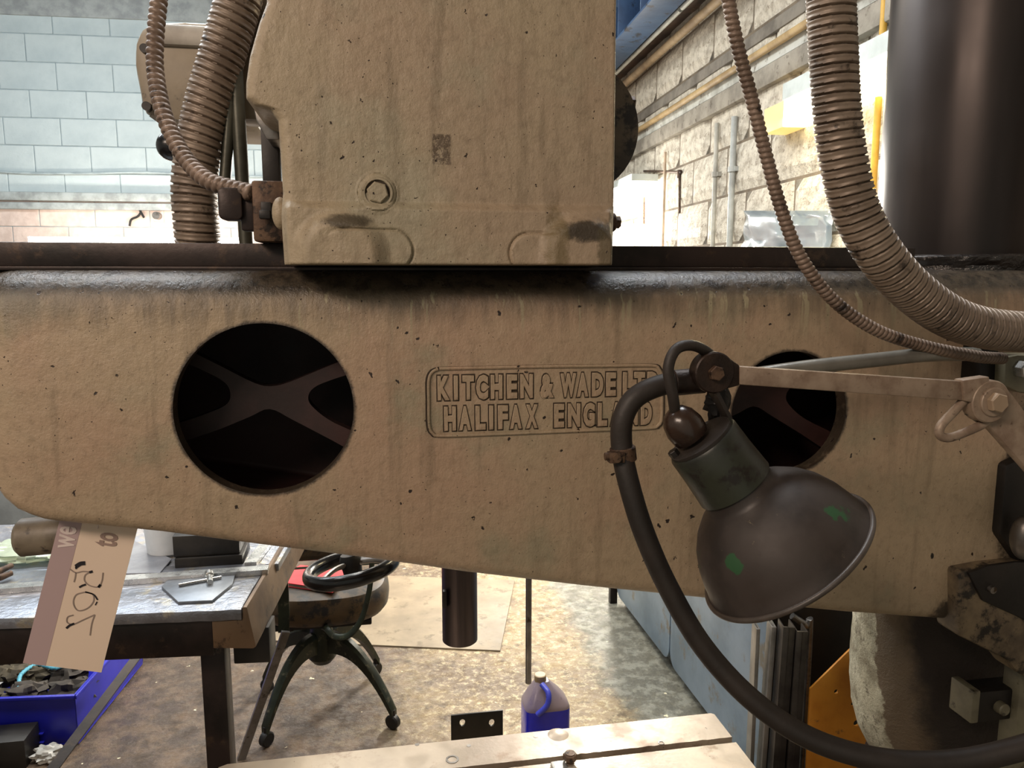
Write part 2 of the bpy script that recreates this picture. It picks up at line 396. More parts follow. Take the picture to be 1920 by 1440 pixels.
# thin droppers with elbows near the far lamp
def dropper(a, c, d, label):
    A, C_, D_ = (RM@wallx(q[0], q[1], WX-.02) for q in (a, c, d))
    b = B(); b.tube([A, C_-(C_-A).normalized()*.02, C_+(D_-C_).normalized()*.02, D_], .007, n=4)
    b.cyl(C_+V((0, 0, .012)), C_-V((0, 0, .03)), .013)
    tag(obj('conduit_drop', b, mRUST), label, 'pipe')
dropper((1208, 321), (1274, 323), (1274, 400), 'thin elbowed conduit dropping on right wall beside the wall lamp hood')
dropper((1165, 350), (1207, 350), (1207, 420), 'lower thin elbowed conduit on right wall beside the drill head')
# clear plastic sheet on the right wall
b = B(); t_ = [[None]*13 for _ in range(13)]
for i in range(13):
    for j in range(13):
        p = wallx(1395+i*(1560-1395)/12, 395+j*14, WX-.03)
        t_[i][j] = b.v(RM@V((WX-.03+.035*noise.noise(V((i*.9, j*.7, 3))), p.y, p.z)))
for i in range(12):
    for j in range(12): b.face((t_[i][j], t_[i+1][j], t_[i+1][j+1], t_[i][j+1]))
sm = bpy.data.materials.new('milky_plastic_sheet'); sm.use_nodes = True; q = sm.node_tree.nodes['Principled BSDF']
q.inputs['Base Color'].default_value = lin((196, 208, 216)); q.inputs['Roughness'].default_value = .18; q.inputs['Transmission Weight'].default_value = .75
sheet = obj('plastic_sheet', b, sm); mo = sheet.modifiers.new('s', 'SOLIDIFY'); mo.thickness = .002
tag(sheet, 'crumpled clear plastic sheet hanging on the right block wall', 'sheet')
# wall luminaires
def luminaire(p, q, h, d, label, col, st, power, lcol, side, group=None, flip=False, cap=None):
    """a trough with a glowing diffuser from p to q (room coordinates)"""
    t = thing('wall_luminaire', RM@((p+q)/2), label, 'light', group)
    dx = V((-d, 0, 0)) if side == 'x' else V((0, -d, 0))
    L = (q-p); lo, hi = p, q
    def slab(z0, z1, k0, k1):
        b = B(RM); c = [lo+dx*k0, lo+dx*k1, hi+dx*k1, hi+dx*k0]
        R = [[b.v(V((v.x, v.y, p.z+z))) for v in c] for z in (z0, z1)]; b.rings(R); return b
    zz0, zz1 = ((h*.62, h) if not flip else (-.02, 0))
    obj('housing', slab(zz0, zz1, 0, 1.02), M('white_enamel', (196, 204, 202), (176, 184, 182), .4), t)
    obj('diffuser', slab(0, h*.62, .1, .95), emit('lit_diffuser', col, st), t, label='glowing diffuser')
    if cap:
        b = B(RM); b.box((p.x-d*.97, q.y, p.z-.001), (p.x, q.y+.16, p.z+h*.62), bev=.004); obj('end_cap', b, emit('yellowed_end_cap', (236, 200, 120), .9), t, label='yellowed translucent end cap')
    c = (p+q)/2+V((0, 0, h*.3))+dx*1.15
    area('luminaire_glow', c, c+dx*3+V((0, 0, -.6)), L.length*.95, .12, power, lcol, True)
    return t
pa, pb = wallx(1470, 240, WX-.10), wallx(1700, 143, WX-.01)
zl = wallx(1470, 238, WX-.10).z; ht = wallx(1470, 160, WX-.10).z-zl
luminaire(V((WX-.01, pb.y-.1, zl)), V((WX-.01, pa.y, zl)), ht, .10,
          'glowing yellowish fluorescent luminaire on right wall behind the large hose', (255, 236, 184), 7, 14, (1, .84, .52), 'x', cap=True)
pc = wallx(1208, 330, WX-.10)
luminaire(V((WX-.02, pc.y-.02, pc.z-.10)), V((WX-.02, pc.y+1.0, pc.z-.10)), .11, .16,
          'white hooded fluorescent luminaire far along right wall, low beside the head', (255, 248, 234), 34, 230, (1, .94, .84), 'x')
area('luminaire_glow', (WX-.30, pc.y+.3, pc.z-.12), (WX, pc.y-.5, pc.z-.45), 1.4, .10, 22, (1, .95, .86), True)
pl, pr = wally(62, 446, WY-.35), wally(470, 446, WY-.35)
luminaire(V((pl.x, WY-.35, pl.z-.04)), V((pr.x, WY-.35, pl.z-.04)), .075, .09,
          'long bright fluorescent luminaire low on the back wall over the arm', (255, 244, 228), 18, 26, (1, .90, .80), 'y', flip=True)
# rail and cable along the back wall
b = B(RM); zt, zb_ = wally(150, 362, WY).z, wally(150, 394, WY).z
b.box((-6, WY-.07, (zt+zb_)/2), (WX, WY-.012, zt), bev=.01); b.box((-6, WY-.05, zb_), (WX, WY-.012, (zt+zb_)/2-.012), bev=.01)
struct('trim_5', b, M('pale_rail_paint', (176, 182, 182), (140, 144, 144), .5))
b = B(RM); b.tube([(x0-.6+i*.5, WY-.02, wally(250, 326, WY).z+.012*math.sin(i*2)) for i in range(9)], .010)
tag(obj('wall_cable', b, mMORT), 'long pale cable clipped along the painted back wall', 'cable')
b = B(RM)
zl0 = wally(0, 28, WY).z; b.box((-6, WY-.035, zl0), (WX, WY-.002, zl0+.42), bev=.006)
struct('trim_6', b, M('grey_lintel', (168, 172, 172), (140, 144, 146), .8))
hk = [RM@wally(x, y, WY-.03) for x, y in ((243, 424), (246, 412), (258, 406), (264, 398), (262, 394), (270, 408))]
b = B(); b.tube(hk, .009); tag(obj('wire_hook', b, mBLACK), 'bent black wire hook on the back wall above the light', 'hook')
t = thing('wall_socket', RM@wally(297, 408, WY-.03), 'small round wall fitting beside the wire hook', 'fitting')
c = wally(297, 405, WY-.02); b = B(RM); b.box((c.x-.04, WY-.02, c.z-.05), (c.x+.04, WY-.008, c.z+.05), bev=.004); obj('plate', b, mBRICK, t)
b = B(RM); b.cyl((c.x, WY-.02, c.z), (c.x, WY-.09, c.z), .032, seg=20); obj('boss', b, mSTEEL, t)

# ------------------------------------------------------------------ radial arm
AY = 1.10; A1 = 1.42
arm_bot_px = [(-80, 925), (-20, 940), (20, 962), (80, 982), (300, 1004), (500, 1030), (700, 1055), (870, 1079), (1100, 1106), (1350, 1131), (1590, 1154), (1790, 1168), (1960, 1190)]
bx = [(at(x, y, AY).x, at(x, y, AY).z) for x, y in arm_bot_px]
def interp(tab, x):
    if x <= tab[0][0]: return tab[0][1]
    for (a, b_), (c, d) in zip(tab, tab[1:]):
        if x <= c: return b_+(d-b_)*(x-a)/(c-a)
    return tab[-1][1]
ZT = 1.457; WF = 1.160; ZWT = at(860, 459, WF).z
print('way top', ZWT)
XL, XR = at(-70, 700, AY).x, at(1990, 700, AY).x
hl = at(497, 769, AY); hr = at(1478, 775, AY); HRL, HRR = .121, .098
hr = V((hr.x+.002, AY, hr.z-.0))
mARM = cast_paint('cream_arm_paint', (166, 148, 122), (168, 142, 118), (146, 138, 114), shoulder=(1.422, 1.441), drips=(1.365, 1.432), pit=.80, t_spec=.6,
                  holes=((hl.x, hl.z, HRL), (hr.x, hr.z, HRR)), boxes=(), domes=((at(1930, 900, AY).x, at(1930, 930, AY).z, .060, .20, (30, 25, 20), .95), (at(1790, 1150, AY).x, at(1790, 1150, AY).z, .05, .03, (40, 33, 26), .9), (at(1748, 1042, AY).x, at(1748, 1042, AY).z, .0035, .006, (20, 14, 10), 1.)))  # largest dome darkens the arm toward its right end
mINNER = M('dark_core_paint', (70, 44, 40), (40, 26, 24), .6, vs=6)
arm = thing('radial_arm', (0, 1.26, .9), 'long cream cast iron radial arm with two round openings and raised lettering', 'machine arm')
def arm_loft(inset, xl, xr, y0, y1, rt, rb):
    b = B(); R = []; N = 110
    for i in range(N+1):
        x = xl+(xr-xl)*i/N
        e = min(1, (x-xl)/.06); e = math.sqrt(max(0, 1-(1-e)**2)) if inset == 0 else 1
        zb = interp(bx, x)+inset; zt = ZT-inset; zm = (zb+zt)/2
        if inset == 0: zb = zm-(zm-zb)*(.80+.20*e); zt2 = zm+(zt-zm)*(.86+.14*e); yy0, yy1 = y0+.05*(1-e), y1-.05*(1-e)
        else: zt2 = zt; yy0, yy1 = y0, y1
        ring = []
        for (cy, cz, rr, a0) in ((yy0+rb, zb+rb, rb, 180), (yy0+rt, zt2-rt, rt, 90), (yy1-rb, zt2-rb, rb, 0), (yy1-rb, zb+rb, rb, -90)):
            for k in range(9):
                a = math.radians(a0+90-k*90/8) if a0 != 180 else math.radians(270-k*90/8)
                if a0 == 90: a = math.radians(180-k*90/8)
                if a0 == 0: a = math.radians(90-k*90/8)
                if a0 == -90: a = math.radians(0-k*90/8)
                ring.append(b.v((x, cy+rr*math.cos(a), cz+rr*math.sin(a))))
        R.append(ring)
    b.rings(R); return b
def tmp(b):
    bmesh.ops.recalc_face_normals(b.bm, faces=b.bm.faces[:])
    me = bpy.data.meshes.new('tmp'); b.bm.to_mesh(me); b.bm.free(); o = bpy.data.objects.new('tmp', me); COL.objects.link(o); return o
body = tmp(arm_loft(0, XL, XR, AY, A1, .060, .022))
cav = tmp(arm_loft(.035, XL+.06, XR-.1, AY+.026, A1-.02, .01, .01))
cut = B(); cut.cyl((hl.x, AY-.05, hl.z), (hl.x, AY+.06, hl.z), HRL, seg=96); c1 = tmp(cut)
cut = B(); cut.cyl((hr.x, AY-.05, hr.z), (hr.x, AY+.06, hr.z), HRR, seg=96); c2 = tmp(cut)
for c in (cav, c1, c2):
    m = body.modifiers.new('b', 'BOOLEAN'); m.operation = 'DIFFERENCE'; m.object = c; m.solver = 'EXACT'
me = bpy.data.meshes.new_from_object(body.evaluated_get(bpy.context.evaluated_depsgraph_get()))
for o in (body, cav, c1, c2): bpy.data.objects.remove(o)
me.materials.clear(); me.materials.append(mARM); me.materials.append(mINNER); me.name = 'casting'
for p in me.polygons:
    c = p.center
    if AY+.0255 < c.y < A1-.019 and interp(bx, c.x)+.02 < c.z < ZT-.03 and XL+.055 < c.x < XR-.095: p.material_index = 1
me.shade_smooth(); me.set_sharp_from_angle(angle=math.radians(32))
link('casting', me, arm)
# cross ribs inside, seen through both openings
ribpx = [(40, 270), (200, 350), (400, 450), (640, 570), (760, 590), (880, 560), (1100, 470), (1320, 380), (1500, 310), (1520, 425), (1180, 540), (1040, 600), (1000, 670), (1040, 740), (1180, 840), (1500, 990),
         (1500, 1130), (1150, 950), (900, 820), (740, 745), (600, 800), (380, 890), (200, 950), (-60, 1050), (-60, 910), (250, 800), (440, 720), (475, 640), (430, 560), (280, 480), (0, 350)]
rw = [at(300+x*.2778, 560+y*.2778, AY+.10) for x, y in ribpx]
rsm = catmull(rw+[rw[0]], 4)[:-1]
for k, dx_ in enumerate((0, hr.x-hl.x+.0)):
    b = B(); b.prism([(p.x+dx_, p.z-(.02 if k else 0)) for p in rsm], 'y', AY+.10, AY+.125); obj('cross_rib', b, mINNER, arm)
# slideway on top
b = B(); b.prism([(WF, ZT+.004), (WF, ZWT), (1.40, ZWT), (1.40, ZT+.004), (1.36, ZT-.004), (WF+.02, ZT-.004)], 'x', XL-.2, at(1716, 480, WF).x, bev=.0015)
obj('slideway', b, mDARKST, arm, label='dark oily steel slideway')
b = B(); b.prism([(WF-.010, ZT-.001), (WF-.010, ZT+.004), (WF+.02, ZT+.004), (WF+.02, ZT-.006)], 'x', XL-.2, at(1700, 480, WF).x, bev=.0008); obj('way_edge', b, mDARKST, arm)
# raised panel outline and letters
mPAD = mARM
gr_m = M('crevice_grime', (44, 34, 24), (60, 48, 34), .8, vs=60)
def rrect(x0, x1, z0, z1, r, n=6):
    out = []
    for cx, cz, a0 in ((x1-r, z1-r, 0), (x0+r, z1-r, 90), (x0+r, z0+r, 180), (x1-r, z0+r, 270)):
        for k in range(n+1):
            a = math.radians(a0+90*k/n); out.append((cx+r*math.cos(a), cz+r*math.sin(a)))
    return out
def panel_px(x, y): p = at(x, y, AY); return p
cor = [(820, 690), (920, 688), (1020, 686), (1120, 685), (1222, 684), (1237, 690), (1243, 704), (1244, 745), (1243, 786), (1237, 798), (1222, 803), (1120, 807), (1020, 811), (920, 815), (824, 818), (808, 813), (801, 798), (800, 750), (800, 712), (807, 696)]
path = []
for i, c in enumerate(cor):
    path.append(panel_px(*c)+V((0, -.0006, 0)))
path.append(path[0].copy())
rb_ = resample(catmull(path, 10), .004)
b = B(); b.tube([p+V((0, 0, 0)) for p in rb_], .0019, seg=6, smooth=False); 
fr = obj('raised_name_panel', b, gr_m, arm)
b = B(); b.tube([V((p.x, p.y, p.z)).lerp(panel_px(1021, 750), .016)+V((0, -.0002, 0)) for p in rb_], .0026, seg=8, smooth=False); obj('panel_bead', b, mPAD, fr)
def glyph(ch, size, ext, off, sx=.74):
    cu = bpy.data.curves.new('t', 'FONT'); cu.body = ch; cu.size = size; cu.extrude = ext; cu.offset = off
    cu.bevel_depth = min(.0009, ext); cu.bevel_resolution = 1; cu.align_x = 'CENTER'; cu.resolution_u = 3
    o = bpy.data.objects.new('t', cu); COL.objects.link(o)
    bpy.context.view_layer.update()
    m = bpy.data.meshes.new_from_object(o.evaluated_get(bpy.context.evaluated_depsgraph_get()))
    bpy.data.objects.remove(o); bpy.data.curves.remove(cu)
    for v in m.vertices: v.co = V((v.co.x*sx, -v.co.z, v.co.y))
    return m
GC = {}
LW = {'I': .0062, 'W': .0240, '&': .0200, 'N': .0190, 'H': .0175, 'L': .0150, 'E': .0155, 'F': .0150, 'T': .0170}
def letter_mesh(ch, size):
    if ch in GC: return GC[ch]
    a = glyph(ch, size, .0020, .0019, 1); g = glyph(ch, size, .0004, .0044, 1)
    w0 = max(v.co.x for v in a.vertices)-min(v.co.x for v in a.vertices); k_ = LW.get(ch, .0178)/w0
    for q_, kk in ((a, k_), (g, (LW.get(ch, .0178)+.0034)/(max(v.co.x for v in g.vertices)-min(v.co.x for v in g.vertices)))):
        mx_ = (max(v.co.x for v in q_.vertices)+min(v.co.x for v in q_.vertices))/2
        for v in q_.vertices: v.co.x = (v.co.x-mx_)*kk
    t = bmesh.new(); t.from_mesh(a); k = len(t.faces); t.from_mesh(g); t.faces.ensure_lookup_table()
    for f in t.faces[k:]: f.material_index = 1
    me = bpy.data.meshes.new('letter'); t.to_mesh(me); t.free(); me.materials.append(mPAD); me.materials.append(gr_m)
    GC[ch] = me; return me
row1 = list(zip('KITCHEN&WADELTD', (832, 855, 878, 904, 931, 960, 987, 1026, 1065, 1092, 1120, 1145, 1176, 1198, 1223)))
row2 = list(zip('HALIFAXENGLAND', (844, 872, 901, 921, 943, 967, 997, 1048, 1076, 1104, 1129, 1155, 1184, 1211)))
for row, ya, yb in ((row1, 747, 737), (row2, 804, 793)):
    xa, xb = row[0][1], row[-1][1]
    for ch, px in row:
        o = link('letter', letter_mesh(ch, .0445), fr)
        p = at(px, ya+(yb-ya)*(px-xa)/(xb-xa), AY); o.location += p+V((0, .0004, 0))
        o.rotation_euler = (0, 0, 0)
# foot under the arm's left end
p = at(60, 990, 1.2)
b = B(); b.cyl((p.x-.02, 1.2, p.z-.014), (p.x+.075, 1.2, p.z-.010), .028, seg=24, bev=.006); obj('end_stop', b, M('grimy_stop_paint', (122, 112, 96), (84, 74, 60), .5, vs=14, dirt=(40, 32, 26), dirt_thr=.6), arm)
b = B(); b.box((p.x+.04, 1.185, p.z-.052), (p.x+.062, 1.215, p.z+.0), bev=.002); obj('stop_pin', b, mBLACK, arm)

# ------------------------------------------------------------------ drill head
HY = 1.04
head = thing('drill_head', (.1, 1.3, 1.463), 'cream cast iron drill head saddled on top of the arm', 'machine head')
lp = [(500, -160), (500, -60), (497, 0), (482, 40), (465, 100), (458, 150), (458, 180), (474, 194), (505, 204), (519, 222), (524, 300), (528, 360), (525, 400), (527, 440), (531, 496)]
lt = sorted([(at(x, y, HY).z, at(x, y, HY).x) for x, y in lp])
rt_ = sorted([(at(x, y, HY).z, at(x, y, HY).x) for x, y in ((1157, -160), (1157, 0), (1155, 180), (1152, 400), (1149, 498))])
z0h, z1h = 1.463, at(900, -150, HY).z
def P2(x, y): p = at(x, y, HY); return p.x, p.z
SS = lambda t: 0 if t < 0 else (1 if t > 1 else t*t*(3-2*t))
dl, dr = P2(640, 470), P2(1085, 470)
padL, padR = (P2(690, 470), .0), (P2(1030, 472), .0)
plug = P2(708, 362)
zled = P2(880, 392)[1]
def cap(x, z, cx0, cx1, cz, r):     # signed distance to a stadium
    q = min(max(x, cx0), cx1); return math.hypot(x-q, z-cz)-r
def H(x, z):
    h = 0
    k = 1-SS((z-zled+.004)/.013); h += .012*k                          # lower part stands proud of the ledge
    for (cx, cz), rx, rz, hh in ((dl, .062, .052, .016), (dr, .060, .052, .016)):
        d = math.hypot((x-cx)/rx, (z-cz)/rz) if z > cz else abs(x-cx)/rx
        h += hh*(1-SS((d-.60)/.44))
    for c0, c1, cz, r in ((P2(630, 0)[0], P2(726, 0)[0], P2(0, 466)[1], .0245), (P2(990, 0)[0], P2(1090, 0)[0], P2(0, 470)[1], .0245)):
        d = cap(x, z, c0, c1, cz, r); kk = SS((abs(x-.095)*-1+.155)/.03); h += kk*(.0030*(1-SS((d+.001)/.0025))-.0030*math.exp(-((d-.0022)/.0013)**2))
    d = math.hypot(x-plug[0], z-plug[1]); h += .004*(1-SS((d-.023)/.006)); h -= .003*math.exp(-((d-.0245)/.0013)**2)
    h += .0012*noise.noise(V((x*14, z*14, 1)))+.0004*noise.noise(V((x*70, z*70, 4)))
    return h
def rnd(d, r): return 0 if d >= r else r*(1-math.sqrt(max(0, 1-(1-d/r)**2)))
b = B(); NX, NZ = 300, 260; G = []
for j in range(NZ+1):
    z = z0h+(z1h-z0h)*j/NZ; a, c = interp(lt, z), interp(rt_, z); row = []
    for i in range(NX+1):
        u = i/NX; u = .5-.5*math.cos(math.pi*u)*(1) if False else u
        x = a+(c-a)*u
        y = HY-H(x, z)*SS(min(x-a, c-x)/.012)+rnd(x-a, .016)+rnd(c-x, .0045)+rnd(z-z0h, .002)
        row.append(b.v((x, y, z)))
    G.append(row)
for j in range(NZ):
    for i in range(NX): b.face((G[j][i], G[j][i+1], G[j+1][i+1], G[j+1][i]))
def backy(z): return WF-.006 if z < ZWT+.004 else 1.50
L_ = [b.v((G[j][0].co.x, backy(G[j][0].co.z), G[j][0].co.z)) for j in range(NZ+1)]
R_ = [b.v((G[j][NX].co.x, backy(G[j][0].co.z), G[j][0].co.z)) for j in range(NZ+1)]
for j in range(NZ):
    b.face((G[j][0], G[j+1][0], L_[j+1], L_[j])); b.face((G[j][NX], R_[j], R_[j+1], G[j+1][NX])); b.face((L_[j], L_[j+1], R_[j+1], R_[j]))
b.face([G[0][i] for i in range(NX+1)]+[R_[0], L_[0]]); b.face([L_[NZ], R_[NZ]]+[G[NZ][i] for i in range(NX, -1, -1)])
s0, s1 = P2(811, 308), P2(845, 252)
mHEAD = cast_paint('cream_head_paint', (162, 148, 124), (160, 142, 120), (156, 148, 126), pit=.83, rough=.45,
                   boxes=((s0[0], s1[0], s0[1], s1[1], (74, 60, 46), .85),),
                   domes=((P2(1095, 0)[0], P2(0, 425)[1], .045, .016, (44, 38, 30), .9), (P2(1040, 0)[0], P2(0, 455)[1], .018, .06, (110, 96, 66), .7),
                          (P2(640, 0)[0], P2(0, 408)[1], .035, .010, (56, 50, 40), .8), (P2(1140, 0)[0], P2(0, 460)[1], .02, .04, (80, 72, 50), .7)))
obj('housing', b, mHEAD, head, ang=50)
px_, pz_ = plug
b = B(); b.lathe([(-.004, .0205), (.006, .0205), (.008, .0190), (.008, .0165), (.004, .0155)], (px_, HY+.001, pz_), (0, -1, 0), 40); pr_ = obj('plug_ring', b, mHEAD, head)
b = B(); b.hexa((px_, HY+.002, pz_), (px_, HY-.0105, pz_), .0142); obj('hex_plug', b, mHEAD, pr_)
b = B(); b.lathe([(0, .0162), (.0008, .0162)], (px_, HY-.0035, pz_), (0, -1, 0), 32); obj('plug_gap', b, gr_m, pr_)
# rear body, quill, rod behind the arm
q = at(862, 1140, 1.62)
b = B(); b.box((-.06, 1.46, 1.16), (.30, 1.82, z1h), bev=.03); obj('gear_case', b, mHEAD, head)
zb_ = at(862, 1200, 1.62).z; rq = 34/FPX*1.66
mQ = M('ground_quill_steel', (110, 100, 98), (80, 72, 72), .33, .9, vs=4, stretch=(6, 6, .2), bump=.05)
b = B(); b.lathe([(0, rq*.35), (0, rq-.002), (.002, rq), (.85, rq)], (q.x, 1.62, zb_), (0, 0, 1), 48); ql_ = obj('quill', b, mQ, head, label='dark polished spindle quill with drift slot')
b = B(); c = at(836, 1128, 1.62-rq); b.box((c.x-.006, c.y+.003, c.z-.018), (c.x+.003, c.y+.018, c.z+.022), bev=.003); obj('drift_slot', b, mBLACK, ql_)
q2 = at(991, 1200, 1.62); b = B(); b.cyl((q2.x, 1.62, at(991, 1281, 1.62).z), (q2.x, 1.62, 1.35), .0068, bev=.001)
for s in (-1, 1): b.cyl((q2.x+s*.0035, 1.6145, at(991, 1278, 1.62).z), (q2.x+s*.0035, 1.6145, 1.35), .0022, seg=8)
obj('depth_rod', b, mSTEEL, head)
# hand wheel under the arm
wc = at(660, 1064, 1.66); W = B(); ww = []
tilt = Matrix.Translation(wc)@Matrix.Rotation(math.radians(-9), 4, 'Y')@Matrix.Rotation(math.radians(-4), 4, 'X')
R0 = 92/FPX*1.70-.013
b = B(tilt); R = []
for i in range(72):
    a = 2*math.pi*i/72; R.append([b.v(((R0+.0125*math.cos(t*math.pi/8))*math.cos(a), (R0+.0125*math.cos(t*math.pi/8))*math.sin(a), .016*math.sin(t*math.pi/8))) for t in range(16)])
b.rings(R, closed=True); wr_ = obj('handwheel', b, mPVC, head)
for i in range(3):
    a = math.radians(120*i+105); b = B(tilt); b.tube([(.02*math.cos(a), .02*math.sin(a), .012), (R0*.55*math.cos(a), R0*.55*math.sin(a), .012), (R0*math.cos(a), R0*math.sin(a), .0)], .009, n=4, flat=.6); obj('wheel_spoke', b, mSTEEL, wr_)
b = B(tilt); b.lathe([(-.02, .02), (.02, .024), (.03, .02)], (0, 0, 0), (0, 0, 1), 24); b.cyl((0, 0, 0), (.05, .02, .16), .012); obj('wheel_hub', b, mBLACK, wr_)
# gear cover at the right side
gc = at(1062, 250, 1.16)
b = B(); gr = (1186-1062)/FPX*1.19
b.lathe([(-.06, gr*.93), (-.018, gr*.98), (0, gr), (.03, gr), (.04, gr*.93), (.1, gr*.9)], (gc.x, 1.17, gc.z), (0, 1, 0), 48); obj('gear_cover', b, M('grimy_cover_paint', (92, 80, 64), (58, 50, 42), .5, vs=12, dirt=(28, 24, 22), dirt_thr=.55), head)
for px, py in ((1187, 193), (1160, 417)):
    c = at(px, py, 1.15); b = B(); b.hexa((c.x-.020, 1.15, c.z), (c.x+.002, 1.15, c.z), .0095); b.cyl((c.x-.03, 1.15, c.z), (c.x-.006, 1.15, c.z), .014, seg=20, bev=.002); obj('cover_bolt', b, mRUST, head)
# latch block on the left, standing on the slideway
lb0, lb1 = at(474, 440, 1.12), at(526, 338, 1.12)
b = B(); b.box((lb0.x, 1.125, ZWT+.001), (lb1.x+.004, 1.20, lb1.z), bev=.004); lk_ = obj('latch_block', b, mRUST, head)
c = at(500, 392, 1.12); b = B(); b.box((c.x-.007, 1.113, c.z-.011), (c.x+.007, 1.127, c.z+.009), bev=.0015); b.box((c.x-.009, 1.108, c.z-.014), (c.x+.006, 1.118, c.z-.002), bev=.002); obj('square_screw', b, mBLACK, lk_)
b = B(); c0, c1_ = at(410, 412, 1.13), at(452, 352, 1.13)
b.prism(rrect(c0.x, c1_.x, c0.z, c1_.z, .008), 'y', 1.13, 1.165, bev=.002)
b.box((c1_.x-.004, 1.14, c0.z-.014), (lb0.x+.004, 1.17, c1_.z-.006), bev=.003); obj('latch_pawl', b, mDARKST, head)
c = at(520, 400, 1.10); b = B(); b.ball((c.x+.004, 1.10, c.z), .016, sc=(.7, .8, 1.35)); obj('oil_boss', b, mHEAD, head)
for x0_, y0_, x1_, y1_, r_ in ((432, 190, 422, 338, .010), (446, 200, 462, 470, .012)):
    a, c = at(x0_, y0_, 1.46), at(x1_, y1_, 1.46); b = B(); b.cyl(c, a+(a-c).normalized()*.25, r_); obj('lever_bar', b, M('grey_green_bar', (84, 84, 74), (58, 56, 48), .4, .5), head)
a, c = at(505, 250, 1.30), at(507, 345, 1.30); b = B(); b.box((a.x-.012, 1.29, c.z-.02), (a.x+.014, 1.32, a.z+.01), bev=.002); obj('rack_end', b, mBLACK, head)
# ribbed casting glimpse under the motor flange
b = B(); fl = [at(x, y, 1.22) for x, y in ((470, 172), (520, 205), (524, 262), (500, 262), (480, 225))]
b.prism([(p.x, p.z) for p in fl], 'y', 1.22, 1.42, bev=.003); obj('flange_web', b, mSTEEL, head)
# motor
mc0, mc1 = at(250, 38, 1.60), at(480, 232, 1.60)
b = B()
prof_px = [(262, 52), (285, 40), (345, 38), (480, 46), (482, 235), (350, 230), (290, 222), (268, 212), (262, 180), (250, 120), (251, 80)]
pp = [at(x, y, 1.56) for x, y in prof_px]
b.prism([(p.x, p.z) for p in pp], 'y', 1.56, 1.80, bev=.014)
obj('motor', b, M('grey_motor_paint', (150, 138, 118), (122, 112, 98), .5, vs=6, dirt=(60, 52, 44), dirt_thr=.64), head)
c0, c1_ = at(330, 45, 1.55), at(470, 92, 1.55); b = B(); b.prism(rrect(c0.x-.05, c1_.x+.03, c1_.z, c0.z, .018), 'y', 1.548, 1.60, bev=.006); obj('motor_shroud', b, M('pale_shroud', (176, 172, 162), (140, 134, 124), .5), head)
for x_, y_ in ((272, 92), (276, 200)):
    c = at(x_, y_, 1.555); b = B(); b.cyl((c.x, 1.57, c.z), (c.x, 1.548, c.z), .008); obj('motor_screw', b, mBLACK, head)
b = B(); f0 = at(440, 60, 1.5); f1 = at(478, 228, 1.5); b.box((f0.x, 1.49, f1.z), (f1.x+.06, 1.56, f0.z+.1), bev=.01); obj('motor_flange', b, M('motor_flange_paint', (120, 110, 94), (90, 80, 68), .5, dirt=(50, 44, 36)), head)
# ball knob lever
c = at(322, 274, 1.5); b = B(); b.ball((c.x, c.y, c.z), 25/FPX*1.5, 32); obj('lever_knob', b, mPVC, head, label='glossy black ball knob')
b = B(); b.tube([c, at(345, 235, 1.52), at(370, 215, 1.56)], .007); obj('lever', b, mSTEEL, head)

# ------------------------------------------------------------------ hoses
mCOND = M('dusty_flexible_conduit', (138, 123, 108), (104, 90, 78), .45, .2, vs=9, bs=160, bump=.3, dirt=(52, 44, 38), dirt_thr=.64)
mCOND2 = M('brown_flexible_conduit', (132, 114, 100), (98, 82, 70), .5, .2, vs=14, dirt=(40, 32, 28), dirt_thr=.62)
def hose(name, pts, r, pitch, depth, m, label, kind, **k):
    P0 = [at(*p) for p in pts]; P0 = [P0[0]+(P0[0]-P0[1])*.9+V((0, 0, .55)), P0[0]+(P0[0]-P0[1])*.5+V((0, 0, .2))]+P0
    b = B(); b.hose(P0, r, pitch, depth, kind, **k); return tag(obj(name, b, m, ang=60), label, 'hose')
hose('flexible_conduit', [(462, -90, 1.46), (452, -20, 1.46), (436, 40, 1.46), (412, 120, 1.46), (388, 200, 1.46), (372, 280, 1.46), (364, 350, 1.46), (368, 420, 1.46), (376, 500, 1.47)],
     .0375, .0150, .0058, mCOND, 'thick dusty corrugated conduit left of the drill head, passing behind the arm', 'strip')
hose('flexible_conduit', [(302, -90, 1.28), (300, -20, 1.27), (292, 60, 1.26), (291, 130, 1.25), (303, 200, 1.23), (325, 258, 1.21), (352, 303, 1.19), (388, 337, 1.165), (430, 352, 1.15), (474, 362, 1.135)],
     .0125, .0098, .0028, mCOND2, 'thin brown beaded conduit curving into the latch block on the left', 'bead')
hose('flexible_conduit', [(1356, -90, .98), (1366, 0, .98), (1384, 90, .98), (1408, 180, .98), (1436, 290, .98), (1464, 390, .98), (1500, 480, .98), (1560, 560, .98), (1640, 617, .98), (1730, 648, .99), (1830, 668, 1.0), (1880, 672, 1.02)],
     .0092, .0072, .0022, mCOND2, 'thin beaded conduit hanging right of the drill head in front of the arm', 'bead')
hose('flexible_conduit', [(1557, -90, .92), (1558, 0, .92), (1563, 110, .92), (1570, 220, .92), (1583, 310, .92), (1605, 395, .92), (1645, 470, .92), (1700, 535, .93), (1770, 588, .94), (1840, 614, .95), (1930, 622, .97), (2010, 615, 1.0), (2180, 590, 1.06)],
     .0285, .0112, .0048, mCOND, 'thick corrugated conduit sweeping down and right in front of the column', 'strip')

